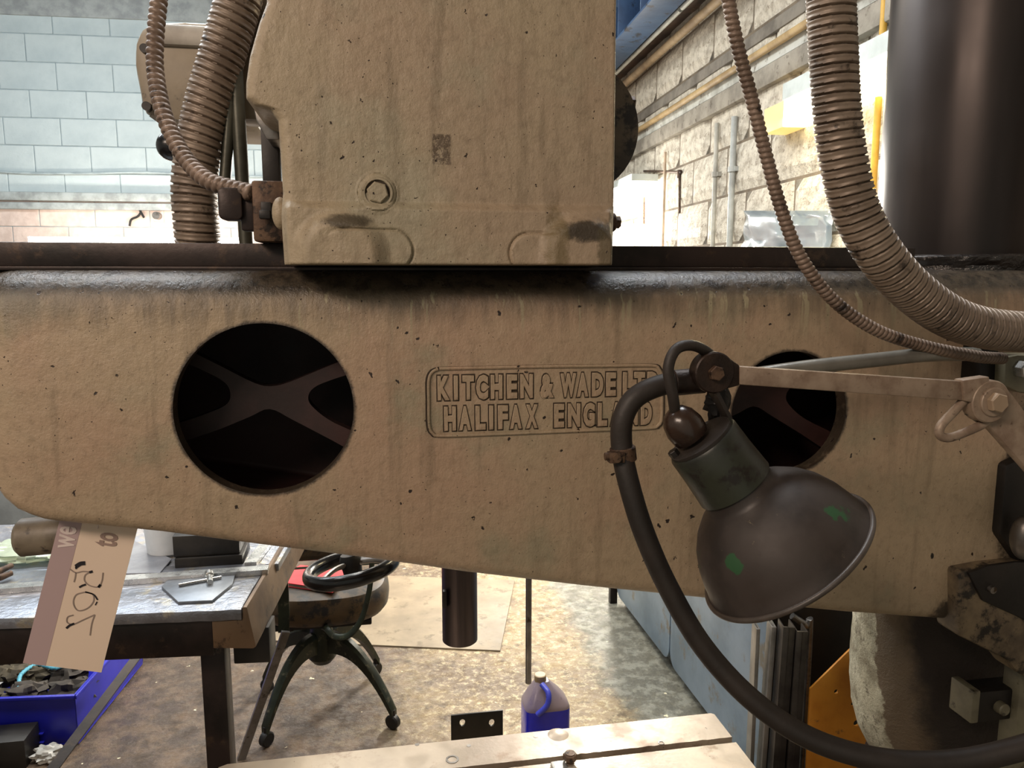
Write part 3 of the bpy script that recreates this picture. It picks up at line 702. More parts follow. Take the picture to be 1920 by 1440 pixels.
# ------------------------------------------------------------------ column, sleeve and clamp castings at the right
CX, CY = 1.155, 1.36
mCOLM = M('polished_dark_column', (58, 50, 47), (36, 31, 29), .36, .6, vs=2, stretch=(2, 2, .3), bump=.06, bs=60)
column = thing('drill_column', (CX, CY, 0), 'dark polished round column with rough cast sleeve at the right', 'machine column')
b = B(); b.lathe([(1.40, .166), (2.35, .166)], (CX, CY, 0), (0, 0, 1), 64); obj('post', b, mCOLM, column)
def sleeve_mat():
    t = NT('rough_casting_lit_and_stained'); X, Y, Z = t.xyz()
    col = t.mix(t.ramp(t.noise(16, 6, .7), .40, .62), lin((196, 190, 166)), lin((146, 138, 116)))
    col = t.mix(t.ramp(t.noise(60, 5, .7), .56, .64, 0, .7), col, lin((92, 82, 66)))
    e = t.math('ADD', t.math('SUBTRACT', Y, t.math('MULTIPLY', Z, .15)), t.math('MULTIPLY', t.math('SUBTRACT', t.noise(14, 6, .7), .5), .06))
    col = t.mix(t.ramp(e, 1.222, 1.228, 1, 0), col, lin((110, 94, 74)))  # lit left face and oil staining both put into this colour band
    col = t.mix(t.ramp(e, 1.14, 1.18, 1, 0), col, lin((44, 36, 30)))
    return t.out(col, .7, 0., t.bump(t.noise(75, 5, .8), 1, .008))
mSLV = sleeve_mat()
def roughlathe(prof, amp=.002, seg=96, ctr=(CX, CY)):
    b = B(); R = []
    for z, r in prof:
        R.append([b.v((ctr[0]+(r+amp*noise.noise(V((math.cos(a)*r*40, math.sin(a)*r*40, z*40))))*math.cos(a), ctr[1]+(r+amp*noise.noise(V((math.cos(a)*r*40, math.sin(a)*r*40, z*40))))*math.sin(a), z)) for a in [2*math.pi*k/seg for k in range(seg)]])
    b.rings(R); return b
def tanr(px, py): p = at(px, py, 1); a = math.atan2(p.x, p.y); return math.hypot(CX, CY)*math.sin(math.atan2(CX, CY)-a)
rs = tanr(1592, 1240)
print('tangent radii', rs, tanr(1676, 400))
slv = [(.40, rs*.55), (.43, rs*.72), (.47, rs*.86), (.52, rs*.95), (.57, rs*.99), (.60, rs)]+[(.60+i*.02, rs) for i in range(1, 15)]
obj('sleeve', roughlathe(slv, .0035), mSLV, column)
b = B(); b.lathe([(0, .30), (.05, .30), (.07, .19), (.40, .12), (.41, .10)], (CX, CY, 0), (0, 0, 1), 48); obj('pedestal', b, mDARKST, column)
# arm barrel around the column (moves with the arm)
zf = at(1850, 480, 1.2).z
mBAR = cast_paint('oily_barrel_paint', (84, 74, 60), (66, 56, 46), (58, 52, 42), pit=.88, rough=.40)
mOILY = M('wet_oily_iron', (44, 38, 34), (24, 21, 20), .24, .3, spec=.8, vs=14, bs=70, bump=.9, dist=.004)
obj('barrel_lower', roughlathe([(.905, .20), (.91, .212), (1.0, .216), (1.2, .216), (1.34, .214), (1.36, .21)], .001), mBAR, arm)
obj('barrel_shoulder', roughlathe([(1.361, .21), (1.39, .222), (1.41, .228), (1.425, .226), (1.44, .215), (1.452, .208), (1.466, .208), (1.474, .214), (1.4815, .214), (1.4855, .208), (1.486, .170)], .003), mOILY, arm)
# web joining flat arm and barrel
# clamp fittings in front of the barrel
p0, p1 = at(1818, 716, 1.08), at(1858, 640, 1.08)
b = B(); b.box((p0.x, 1.06, p0.z), (p1.x, 1.13, p1.z+.03), bev=.006); obj('clamp_lug', b, mBLACK, arm)
LG = M('grey_green_lug_paint', (120, 116, 96), (88, 84, 70), .45, dirt=(40, 34, 28), dirt_thr=.6)
pp = [at(x, y, 1.05) for x, y in ((1876, 668), (1900, 664), (1960, 664), (1960, 745), (1900, 734), (1874, 722))]
b = B(); b.prism([(p.x, p.z) for p in pp], 'y', 1.04, 1.09, bev=.005); ce_ = obj('clamp_ear', b, LG, arm)
c = at(1912, 692, 1.04); b = B(); b.hexa((c.x, 1.045, c.z), (c.x, 1.022, c.z), .014); obj('clamp_bolt', b, mBRIGHT, ce_)
FB = 1.075
pp = [at(x, y, FB) for x, y in ((1797, 1072), (1850, 1062), (1960, 1050), (1960, 1290), (1908, 1262), (1890, 1238), (1797, 1192))]
b = B(); b.prism([(p.x, p.z) for p in pp], 'y', FB, 1.13, bev=.006); fb_ = obj('foot_bracket', b, M('grimy_bracket_paint', (118, 104, 82), (72, 62, 50), .5, vs=14, dirt=(28, 24, 20), dirt_thr=.56), arm)
pp = [at(x, y, FB) for x, y in ((1812, 1072), (1850, 1058), (1900, 1052), (1960, 1050), (1960, 1182), (1900, 1152), (1838, 1124))]
b = B(); b.prism([(p.x, p.z) for p in pp], 'y', FB-.006, FB+.002, bev=.002); obj('recess_shade', b, mBLACK, fb_)  # black plate stands in for the shade inside the hollow
c = at(1851, 1101, FB); b = B(); b.cyl((c.x, FB-.004, c.z), (c.x, FB-.014, c.z), .006); obj('recess_screw', b, mSTEEL, fb_)
pp = [at(x, y, 1.09) for x, y in ((1880, 870), (1925, 850), (1990, 850), (1990, 1090), (1925, 1080), (1868, 1000))]
b = B(); b.prism([(p.x, p.z) for p in pp], 'y', 1.082, 1.12, bev=.006); obj('side_casting', b, mBLACK, arm)
c = at(1914, 1008, 1.05); b = B(); b.ball((c.x+.006, 1.05, c.z), .030, sc=(.7, .7, 1.25)); obj('clamp_knob', b, mSTEEL, arm, label='worn metal clamp knob')
lk = thing('lock_fixture', at(1870, 1350, 1.115), 'dark bolted lock bracket on the lower sleeve at the right edge', 'bracket')
c0, c1_ = at(1812, 1352, 1.125), at(1832, 1290, 1.125); b = B(); b.box((c0.x, 1.115, c0.z), (c1_.x, 1.17, c1_.z), bev=.003); obj('lug', b, LG, lk)
c0, c1_ = at(1834, 1356, 1.125), at(1900, 1292, 1.125); b = B(); b.box((c0.x-.003, 1.125, c0.z), (c1_.x+.02, 1.17, c1_.z), bev=.004); obj('plate', b, mBLACK, lk)
c = at(1881, 1330, 1.115); b = B(); b.cyl((c.x, 1.13, c.z), (c.x, 1.11, c.z), .0115, bev=.002); obj('bolt', b, LG, lk)
c0, c1_ = at(1893, 1440, 1.115), at(1945, 1240, 1.115); b = B(); b.box((c0.x, 1.11, c0.z-.05), (c1_.x, 1.15, c1_.z+.03), bev=.004); obj('upright', b, LG, lk)

# ------------------------------------------------------------------ work lamp on its linkage
lamp = thing('machine_lamp', at(1852, 752, .80), 'dark dented machine work lamp with green chips on a jointed bar', 'lamp')
LY = .80
ax = (RT*.61-UP*.792)*.99+FW*.13; ax.normalize()
nk = at(1316, 826, LY)
def shade_mat():
    t = NT('chipped_dark_enamel')
    col = t.mix(t.ramp(t.noise(14, 5, .6), .4, .65), lin((60, 53, 49)), lin((44, 39, 36)))
    col = t.mix(t.ramp(t.noise(20, 4, .5), .67, .70), col, lin((44, 80, 50)))
    col = t.mix(t.ramp(t.noise(60, 5, .7), .66, .72), col, lin((100, 92, 74)))
    return t.out(col, t.ramp(t.noise(30, 4), .3, .7, .42, .62), .1, t.bump(t.noise(60, 4), .2, .001), .4)
mSH = shade_mat()
b = B()
outer = [(.0, .0392), (.004, .0408), (.03, .0415), (.060, .043), (.074, .0445), (.079, .049), (.086, .060), (.098, .0745), (.112, .086), (.130, .0955), (.148, .1015), (.160, .1045), (.164, .1075), (.168, .1080), (.1695, .106), (.168, .104)]
inner = [(t-.0, r-.003) for t, r in reversed(outer[5:13])]
outer = [(t if t < .075 else .075+(t-.075)*1.04, r*.975) for t, r in outer]; inner = [(t, r-.003) for t, r in reversed(outer[5:13])]
b.lathe(outer+inner+[(.078, .035)], nk, ax, 72, cap=False); shd = obj('lamp_shade', b, mSH, lamp, ang=50)
te, re_ = .075+(.1655-.075)*1.04, .1052
u_ = ax.orthogonal().normalized(); w2 = ax.cross(u_)
b = B(); R = []
for i in range(96):
    a = 2*math.pi*i/96; d_ = u_*math.cos(a)+w2*math.sin(a)
    R.append([b.v(nk+ax*(te+.0034*math.sin(t_*math.pi/6))+d_*(re_+.0034*math.cos(t_*math.pi/6))) for t_ in range(12)])
b.rings(R, closed=True); obj('rolled_rim', b, M('rim_enamel', (78, 70, 64), (58, 52, 47), .4, vs=20), shd)
mNK = M('green_lamp_neck', (44, 48, 38), (34, 36, 31), .42, vs=20, dirt=(28, 24, 20), dirt_thr=.58)
b = B(); b.lathe([(.0, .030), (.0, .0405), (.003, .0424), (.03, .0430), (.058, .0445), (.0645, .0450), (.0648, .0440)], nk-ax*.0005, ax, 64, cap=False); obj('neck_sleeve', b, mNK, lamp, label='greenish neck sleeve')
b = B(); b.lathe([(-.0045, .037), (-.004, .0385), (0, .0385), (.001, .037)], nk, ax, 48); obj('neck_plate', b, mRUB, lamp)
cb = at(1302, 812, LY-.01)
b = B(); b.lathe([(-.040, .006), (-.037, .013), (-.028, .0195), (-.015, .0225), (-.004, .0215), (0, .020)], nk-ax*.002-RT*.010+UP*.002, ax, 40); obj('lamp_holder', b, mBAKE, lamp, label='brown rounded lampholder')
hb = nk-ax*.038-RT*.010
b = B(); b.tube([hb+ax*.004, at(1262, 745, LY-.005), at(1253, 692, LY-.005), at(1268, 655, LY-.002), at(1300, 648, LY+.005), at(1330, 664, LY+.02), at(1352, 690, LY+.035)], .0062, seg=16); obj('lamp_cord', b, mRUB, lamp)
b = B(); wn = nk+(-RT*.79-UP*.61)*.034-ax*.004; b.hexa(wn+ax*.002, wn-ax*.008, .006); obj('wing_nut', b, mBLACK, lamp)
# strap from neck to pivot
pv = at(1337, 698, LY+.01)
b = B(); st = [at(1338, 735, LY+.012), at(1352, 762, LY+.012), at(1366, 792, LY+.012), at(1360, 806, LY+.008), at(1340, 822, LY+.004)]
for a, c in zip(st, st[1:]): pass
P_ = catmull(st, 6); R = []
for i, (p, (t_v, n1, n2)) in enumerate(zip(P_, frames(P_))):
    side = V((0, 1, 0)); nn = t_v.cross(side).normalized()
    R.append([b.v(p+nn*.0022*s1+side*.011*s2) for s1, s2 in ((1, 1), (1, -1), (-1, -1), (-1, 1))])
b.rings(R); obj('neck_strap', b, mRUB, lamp)
b = B(); g0 = at(1345, 755, LY+.03)
b.ball((g0.x, g0.y, g0.z), .019, 20, (.8, .6, 1.2), .55, 2.3); obj('perished_grommet', b, mBLACK, lamp)
# pivot one
def disc(c, r, d0, d1, seg=48): b = B(); b.cyl((c.x, c.y+d0, c.z), (c.x, c.y+d1, c.z), r, seg=seg, bev=.0015); return b
b = disc(pv, .0235, .014, -.006)
pa, pb = at(1375, 712, LY+.01), at(1392, 704, LY+.01)
b.prism([(pv.x+.008, pv.z+.022), (at(1384, 684, .81).x, at(1384, 684, .81).z), (at(1384, 722, .81).x, at(1384, 722, .81).z), (pv.x+.010, pv.z-.020)], 'y', LY+.0055, LY+.018, bev=.002)
pd_ = obj('pivot_disc', b, mPIVOT, lamp)
b = B(); b.hexa((pv.x, pv.y-.005, pv.z), (pv.x, pv.y-.013, pv.z), .0090); obj('pivot_bolt', b, mRUST, pd_)
# bar one
b = B(); q = [at(1383, 686, LY+.01), at(1800, 714, LY+.01), at(1804, 750, LY+.01), at(1383, 720, LY+.01)]
b.prism([(p.x, p.z) for p in q], 'y', LY+.004, LY+.016, bev=.0014); obj('link_bar', b, mLINK, lamp)
# joint two
j2 = at(1852, 752, LY+.005)
b = disc(j2, .0262, .014, -.006); q = [at(1800, 712, LY+.005), at(1850, 705, LY+.005), at(1850, 760, LY+.005), at(1803, 751, LY+.005)]
b.prism([(p.x, p.z) for p in q], 'y', LY, LY+.016, bev=.002); jd_ = obj('joint_disc', b, mLINK, lamp)
b = B(); b.cyl((j2.x+.002, j2.y-.005, j2.z), (j2.x+.002, j2.y-.009, j2.z), .018, bev=.001); obj('washer', b, mLINK, jd_)
b = B(); b.hexa((j2.x+.002, j2.y-.008, j2.z), (j2.x+.002, j2.y-.018, j2.z), .0125); obj('joint_nut', b, M('dusty_nut', (172, 152, 130), (150, 130, 108), .5), jd_)
b = B(); q = [at(1882, 722, LY+.012), at(2150, 1074, LY+.012), at(2120, 1100, LY+.012), at(1850, 795, LY+.012)]
b.prism([(p.x, p.z) for p in q], 'y', LY+.010, LY+.024, bev=.0014); obj('lower_link', b, mLINK, lamp)
b = B(); b.tube([at(1806, 752, LY+.01), at(1788, 772, LY+.008), at(1765, 797, LY+.006), at(1762, 815, LY+.006), at(1778, 821, LY+.006), at(1806, 812, LY+.008), at(1838, 798, LY+.01), at(1850, 790, LY+.01)], .0055, seg=14, n=6); obj('wire_handle', b, mLINK, lamp)
b = B(); q = [at(x, y, LY+.02) for x, y in ((1812, 752), (1835, 780), (1828, 792), (1805, 776))]; b.prism([(p.x, p.z) for p in q], 'y', LY+.012, LY+.018, bev=.001); obj('rust_tab', b, mBAKE, lamp)
# sheathed cable that hangs from the pivot
b = B(); b.tube([at(1330, 712, LY+.03), at(1290, 716, LY+.03), at(1240, 722, LY+.03), at(1192, 745, LY+.03), at(1168, 785, LY+.03), at(1166, 840, LY+.03), at(1180, 910, LY+.02), at(1208, 1000, LY+.01), at(1252, 1100, LY), at(1318, 1212, LY-.02), at(1410, 1312, LY-.05), at(1520, 1385, LY-.08), at(1650, 1424, LY-.11), at(1790, 1428, LY-.13), at(1930, 1398, LY-.15), at(2050, 1350, LY-.16), at(2300, 1230, LY-.14), at(2450, 1120, LY-.02)], .0124, seg=24)
hs = obj('rubber_hose', b, mRUB); tag(hs, 'black rubber hose looping from the lamp pivot down across the lower right', 'hose')
b = B(); c = at(1262, 718, LY+.03); e = at(1320, 713, LY+.03); b.cyl(c, e, .0150, bev=.001); obj('hose_ferrule', b, mPIVOT, hs)
b = B(); a, c = at(1167, 838, LY+.03), at(1170, 864, LY+.03); b.cyl(a, c, .0150, bev=.001)
e = at(1150, 857, LY+.018); b.box((e.x-.006, e.y-.006, e.z-.006), (e.x+.012, e.y+.006, e.z+.006), bev=.001); obj('hose_clip', b, mRUST, hs)
b = B(); b.cyl(e+V((-.010, 0, .001)), e+V((.004, 0, .001)), .0045, seg=12); b.cyl(e+V((.002, .002, 0)), e+V((.002, -.009, 0)), .0048, seg=12); obj('clip_screw', b, mRUST, hs)
# grey tube behind
b = B(); b.tube([at(1420, 702, 1.0), at(1520, 688, 1.0), at(1650, 674, 1.0), at(1740, 665, 1.0), at(1830, 664, 1.04)], .0105, seg=20)
tag(obj('grey_tube', b, M('satin_grey_tube', (128, 126, 118), (98, 96, 90), .35, .3)), 'slim grey tube in front of the arm behind the lamp bar', 'tube')

# ------------------------------------------------------------------ slotted table at the bottom
TZ = .42; TB = 1.587; TX0, TX1 = -.352, .768
tab = thing('slotted_table', (.2, 1.3, 0), 'pale worn cast iron machine table with a black T slot', 'machine table')
def tab_mat():
    t = NT('worn_planed_iron')
    col = t.mix(t.ramp(t.noise(4, 5, .6), .4, .64), lin((178, 165, 149)), lin((146, 132, 118)))
    col = t.mix(t.ramp(t.noise(9, 6, .7), .58, .68, 0, .7), col, lin((126, 104, 84)))
    col = t.mix(t.specks(60, .93, .12), col, lin((50, 40, 34)))
    return t.out(col, t.ramp(t.noise(16, 5), .35, .7, .30, .55), .35, t.bump(t.noise(120, 4), .25, .001))
mTAB = tab_mat()
ys = atz(1373, 1387, TZ).y
def wavy(y, x0, x1, amp=.0018, n=70, seed=0): return [(x0+(x1-x0)*i/n, y+amp*noise.noise(V((i*.9, seed, 2)))) for i in range(n+1)]
bk = [(TX0, TB-.03), (TX0+.004, TB-.008), (TX0+.02, TB)]+[(TX1-.006, TB), (TX1, TB-.006)]
b = B(); b.prism([(TX0, ys+.010)]+bk+[(TX1, ys+.010)]+wavy(ys+.010, TX1-.001, TX0+.001, .003, 80, 5), 'z', TZ-.045, TZ); obj('top_strip', b, mTAB, tab)
b = B(); b.prism([(TX0, .98), (TX0, ys-.010)]+wavy(ys-.010, TX0+.001, TX1-.001, .0012, 80, 8)+[(TX1, ys-.010), (TX1, .98)], 'z', TZ-.045, TZ); obj('top_slab', b, mTAB, tab)
b = B(); b.box((TX0+.001, .98, .0), (TX1-.001, 1.585, TZ-.0455), bev=.002); obj('bed', b, mBLACK, tab)
for x_, y_, r_ in ((848, 1424, .014), (1240, 1393, .007)):
    c = atz(x_, y_, TZ); b = B(); b.lathe([(0, r_), (.0015, r_), (.0016, r_*.7), (-.004, r_*.6)], (c.x, c.y, TZ-.0005), (0, 0, 1), 32); obj('slot_opening', b, mSTEEL, tab)
for x_, y_ in ((879, 1400), (782, 1398), (1004, 1383)):
    c = atz(x_, y_-2, TZ); b = B(); b.cyl((c.x, c.y, TZ-.004), (c.x, c.y, TZ+.0004), .005, seg=16); obj('plugged_hole', b, mSTEEL, tab)
c = atz(1046, 1376, TZ); b = B(); b.lathe([(-.012, .026), (.0, .026), (.004, .018), (.005, .001)], (c.x, TB-.020, TZ-.001), (0, 0, 1), 32); obj('edge_lump', b, mTAB, tab)
bo = thing('slot_bolt', atz(1071, 1424, TZ), 'short hexagon bolt standing in the T slot of the pale table', 'bolt')
c = atz(1071, 1434, TZ); b = B(); b.cyl((c.x, ys-.014, TZ-.012), (c.x, ys-.014, TZ+.012), .009); obj('shank', b, mRUST, bo)
b = B(); b.hexa((c.x, ys-.014, TZ+.006), (c.x, ys-.014, TZ+.020), .0155); b.lathe([(0, .0105), (.002, .0105), (.002, .006)], (c.x, ys-.014, TZ+.020), (0, 0, 1), 24); obj('bolt_head', b, mRUST, bo)
kp = thing('clamp_strip', atz(1045, 1434, TZ), 'thin bright steel strip lying on table beside the slot bolt', 'strip')
c = atz(1036, 1440, TZ); b = B(); b.box((c.x-.001, ys-.14, TZ+.0005), (c.x+.030, ys-.012, TZ+.005), bev=.001); obj('strip', b, mBRIGHT, kp)

# ------------------------------------------------------------------ tank and bits on the right behind
tk = thing('steel_tank', (1.23, 2.4, 0), 'long blue grey sheet steel tank standing along the right side', 'tank')
mTANK = M('blue_grey_sheet', (142, 158, 174), (112, 130, 146), .35, .15, vs=4, dirt=(128, 122, 110), dirt_thr=.60, bump=.1)
TXX = 1.02
b = B(); b.box((TXX+.012, 1.80, .05), (1.40, 3.14, .82), bev=.006); obj('shell', b, mBLACK, tk)  # near end lies in shadow; that shade is put in as black
seamy = atz(1262, 1232, .07).y
for ya, yb in ((2.485, 3.10), (1.80, 2.475)):
    b = B(); ny, nz = 24, 16; th = .012; G2 = []
    rr = .06
    b.prism(rrect(ya, yb, .055, .82, .05), 'x', TXX, TXX+.012, bev=.003); obj('side_panel', b, mTANK, tk)
b = B(); b.box((TXX+.05, 1.84, 0), (1.38, 3.10, .05)); obj('plinth', b, mBLACK, tk)
b = B(); p = atz(1148, 1140, 0); b.box((TXX-.02, 3.12, 0), (TXX+.012, 3.15, .85), bev=.002); obj('corner_post', b, mDARKST, tk)
b = B(); b.box((TXX-.005, 1.79, .82), (1.41, 3.15, .835), bev=.003); obj('lid', b, mTANK, tk)
# channels stood on end
mCHAN = M('oily_grey_channel', (84, 78, 72), (60, 54, 50), .4, .6, vs=14)
stuff = ((1414, .010, 'narrowest grey steel channel, furthest from the orange plate', 0.0, 1172, 1.77), (1434, .012, 'tall steel channel leaning second from left beside the tank', .022, 1168, 1.745),
         (1462, .030, 'wide steel channel with bright cut end in the middle of the row', .02, 1168, 1.70), (1490, .028, 'wide steel channel nearest the orange plate', .012, 1176, 1.685))
for px, w_, lab, lean, ytop, Y in stuff:
    p = at(px, 1250, Y); zt = at(px, ytop, Y).z
    mx = Matrix.Translation((p.x, Y, 0))@Matrix.Rotation(math.radians(-14), 4, 'Z')@Matrix.Rotation(lean, 4, 'Y')
    b = B(mx); h = w_/2; t_ = .006
    b.prism([(-h, -.025), (h, -.025), (h, .025), (h-t_*.6, .025), (h-t_*.6, -.019), (-h+t_*.6, -.019), (-h+t_*.6, .025), (-h, .025)], 'z', 0, zt, bev=.001)
    if w_ > .025: b.box((-.001, -.0262, 0), (.001, -.0248, zt))
    tag(obj('steel_channel', b, mCHAN if w_ > .025 else M('grey_bar', (150, 144, 136), (110, 104, 96), .4, .5)), lab, 'steel bar', 'steel channels stood beside the tank')
# grey rounded panel post
p = at(1514, 1250, 1.76); b = B(); b.tube([(p.x, 1.76, 0), (p.x, 1.76, at(1514, 1190, 1.76).z), (p.x-.01, 1.76, at(1514, 1160, 1.80).z), (p.x-.05, 1.765, at(1500, 1142, 1.8).z)], .009); tag(obj('bent_tube', b, mSTEEL), 'bent grey steel tube beside the channels in front of the shaded tank end', 'tube')
# orange plate with holes
oc = [(1519, 1292), (1590, 1222), (1680, 1140), (1680, 1440), (1523, 1440)]
OY = 1.66
pts = [at(x, y, OY) for x, y in oc]; pts[3].z = 0; pts[4].z = 0
pts[4].x = pts[0].x+.004
b = B(); b.prism([(p.x, p.z) for p in pts], 'y', OY, OY+.006, bev=.001); oo = tmp(b)
for x_, y_, r_ in ((1568, 1297, .0062), (1600, 1320, .0065), (1544, 1383, .0115), (1606, 1356, .0085), (1562, 1402, .004), (1603, 1396, .006)):
    c = at(x_, y_, OY); cu = B(); cu.cyl((c.x, OY-.05, c.z), (c.x, OY+.05, c.z), r_, seg=24); cc = tmp(cu)
    m = oo.modifiers.new('b', 'BOOLEAN'); m.operation = 'DIFFERENCE'; m.object = cc; m.solver = 'EXACT'
me = bpy.data.meshes.new_from_object(oo.evaluated_get(bpy.context.evaluated_depsgraph_get()))
for o in [o for o in bpy.data.objects if o.name.startswith('tmp')]: bpy.data.objects.remove(o)
me.materials.clear(); me.materials.append(M('orange_plate_paint', (204, 138, 48), (176, 112, 36), .5, vs=8, dirt=(110, 80, 50), dirt_thr=.66)); me.shade_smooth(); me.set_sharp_from_angle(angle=.6)
op = link('drilled_plate', me); tag(op, 'orange painted steel plate with drilled holes standing behind the sleeve', 'plate')

# ------------------------------------------------------------------ floor things seen under the arm
# board
bc = [V((.448, 2.774, 0)), V((.627, 3.446, 0))]; e1 = V((-.955, .262, 0)).normalized(); 
b = B(); q = [bc[0], bc[1], bc[1]+e1*1.25, bc[0]+e1*1.25]; b.prism([(p.x, p.y) for p in q], 'z', .0, .006, bev=.001)
tag(obj('floor_board', b, M('trodden_hardboard', (142, 126, 102), (120, 106, 86), .6, vs=5, dirt=(108, 94, 74), dirt_thr=.60)), 'thin tan hardboard sheet lying on the concrete floor behind the chair', 'board')
# black plate with two holes standing on the floor
PYY = 2.10; c0, c1_ = at(846, 1380, PYY), at(943, 1332, PYY)
b = B(); b.box((c0.x, PYY, 0), (c1_.x, PYY+.006, c1_.z), bev=.001); oo = tmp(b)
for x_ in (867, 922):
    c = at(x_, 1355, PYY); cu = B(); cu.lathe([(-.05, .0085), (.05, .0085)], (c.x, PYY, c.z), (0, 1, 0), 24); cc = tmp(cu)
    for v in cc.data.vertices: v.co.z = c.z+(v.co.z-c.z)*1.3
    m = oo.modifiers.new('b', 'BOOLEAN'); m.operation = 'DIFFERENCE'; m.object = cc; m.solver = 'EXACT'
me = bpy.data.meshes.new_from_object(oo.evaluated_get(bpy.context.evaluated_depsgraph_get()))
for o in [o for o in bpy.data.objects if o.name.startswith('tmp')]: bpy.data.objects.remove(o)
me.materials.clear(); me.materials.append(mPLATEGR); me.shade_smooth(); me.set_sharp_from_angle(angle=.6)
t = thing('bracket_plate', (c0.x+.06, PYY, 0), 'black steel bracket with two round holes standing behind the pale table', 'bracket')
link('upright_plate', me, t)
b = B(); b.box((c0.x, PYY+.006, 0), (c1_.x, PYY+.09, .006), bev=.001); obj('foot', b, mPLATEGR, t)
# blue jug
JY = 2.16; jc = at(1022, 1370, JY); jw = 43/FPX*2.36
jug = thing('plastic_jug', (jc.x, JY, 0), 'translucent jug of blue liquid with tan cap on the floor', 'jug')
JH = at(1012, 1264, JY).z
def srect(b, cx, cy, z, hx, hy, n=5, seg=40):
    r = []
    for k in range(seg):
        a = 2*math.pi*k/seg; c, s = math.cos(a), math.sin(a)
        r.append(b.v((cx+math.copysign(abs(c)**(2/n), c)*hx, cy+math.copysign(abs(s)**(2/n), s)*hy, z)))
    return r
jm = M('blue_liquid_jug', (28, 34, 190), (22, 26, 150), .22, vs=4, bump=.05); jm2 = M('greyish_translucent_jug', (134, 118, 120), (104, 92, 110), .3, vs=5, bump=.05)
zb1 = JH*.60
b = B(); b.rings([srect(b, jc.x, JY, z, jw*k, .055*k) for z, k in ((.001, .93), (.008, 1), (zb1*.5, 1), (zb1, 1.0))]); obj('lower_body', b, jm, jug)
b = B(); b.rings([srect(b, jc.x-dx_*.012, JY, z, jw*k, .055*k2) for z, k, k2, dx_ in ((zb1, 1.0, 1.0, 0), (JH*.63, .97, 1., 0), (JH*.66, .90, .95, 0), (JH*.75, .70, .8, .3), (JH*.84, .46, .55, .7), (JH*.91, .30, .33, .9), (JH*.92, .27, .3, .9))]); obj('upper_body', b, jm2, jug)
nx_ = at(1013, 1264, JY).x
b = B(); b.lathe([(0, .017), (.004, .0185), (.020, .0185), (.022, .016)], (nx_, JY, JH-.022), (0, 0, 1), 28); b.cyl((nx_, JY, JH*.88), (nx_, JY, JH-.02), .016); obj('cap', b, M('tan_cap', (168, 146, 112), (150, 128, 98), .5), jug)
b = B(); hp = [at(1016, 1284, JY-.04), at(1003, 1302, JY-.062), at(999, 1325, JY-.066), at(1010, 1340, JY-.06)]
hp = [at(1016, 1283, JY-.03), at(1028, 1300, JY-.058), at(1026, 1322, JY-.066), at(1008, 1340, JY-.058)]
b.tube(hp, .0085, seg=14); obj('handle', b, M('pale_blue_handle', (70, 78, 190), (54, 60, 160), .3), jug)
# ------------------------------------------------------------------ swivel chair
ch = thing('swivel_chair', (-.2, 2.49, 0), 'old swivel chair with worn brown padded seat and green iron legs', 'chair')
CC = V((-.2, 2.49, 0)); hubz = at(590, 1190, 2.49).z
feet = [V((.022, 2.335, 0)), V((-.36, 2.31, 0)), V((-.40, 2.63, 0)), V((-.03, 2.68, 0))]
for f in feet:
    d = (f-CC); d.z = 0; L = d.length; u = d.normalized(); s = V((-u.y, u.x, 0))
    b = B(); R = []; n = 14
    for i in range(n+1):
        t = i/n; x = .02+(L-.01)*t; z = .245-(.245-.055)*(t**2.1)+.02*math.sin(math.pi*t); hw = .020-.006*t; hh = .036-.021*t
        tl = V((1, 0, 0))
        z2 = z-2*hh
        R.append([b.v(CC+u*x+s*hw*a+V((0, 0, z+c))) for a, c in ((-1, -hh), (-1, hh*.6), (-.5, hh), (.5, hh), (1, hh*.6), (1, -hh))])
    b.rings(R); lg_ = obj('leg', b, mGREEN, ch)
    b = B(); e = CC+u*(L+.004); b.cyl(e+s*.012+V((0, 0, .024)), e-s*.012+V((0, 0, .024)), .024, seg=24, bev=.004); b.cyl(e+V((0, 0, .024)), e+V((0, 0, .065)), .009); obj('caster', b, mBLACK, lg_)
b = B(); b.lathe([(.17, .03), (.19, .046), (.25, .044), (.30, .034), (.325, .034), (.335, .026)], CC, (0, 0, 1), 32); obj('hub', b, mGREEN, ch)
sz = at(600, 1150, 2.49).z
b = B(); b.cyl(CC+V((0, 0, .3)), CC+V((0, 0, sz)), .013); obj('post', b, mDARKST, ch)
b = B(); b.cyl(CC+V((-.10, .02, .28)), CC+V((-.10, .02, sz-.03)), .014); b.cyl(CC+V((-.07, .0, .33)), CC+V((-.03, 0, .33)), .016); obj('height_screw', b, mRUST, ch)
mSEAT = M('worn_brown_leatherette', (88, 68, 44), (50, 40, 30), .5, vs=9, dirt=(30, 26, 24), dirt_thr=.55, bs=160)
sl, sr = at(487, 1130, 2.49).x, at(730, 1115, 2.49).x; zt0 = at(620, 1082, 2.49).z; zb0 = at(600, 1184, 2.35).z
b = B(); R = []; cxs, hx = (sl+sr)/2, (sr-sl)/2
for z_, k in ((0, .80), (.012, .92), (.03, .985), (.055, 1.0), (.08, .985), (.098, .93), (.108, .80), (.112, .55), (.113, .2)):
    R.append(srect(b, cxs, 2.49, zb0+.02+z_, hx*k, .19*k, n=2.8, seg=56))
b.rings(R); seat = obj('seat', b, mSEAT, ch)
b = B(); b.box((cxs-.15, 2.36, zb0+.004), (cxs+.15, 2.62, zb0+.022), bev=.004); obj('seat_pan', b, mBLACK, ch)
ST = zb0+.133
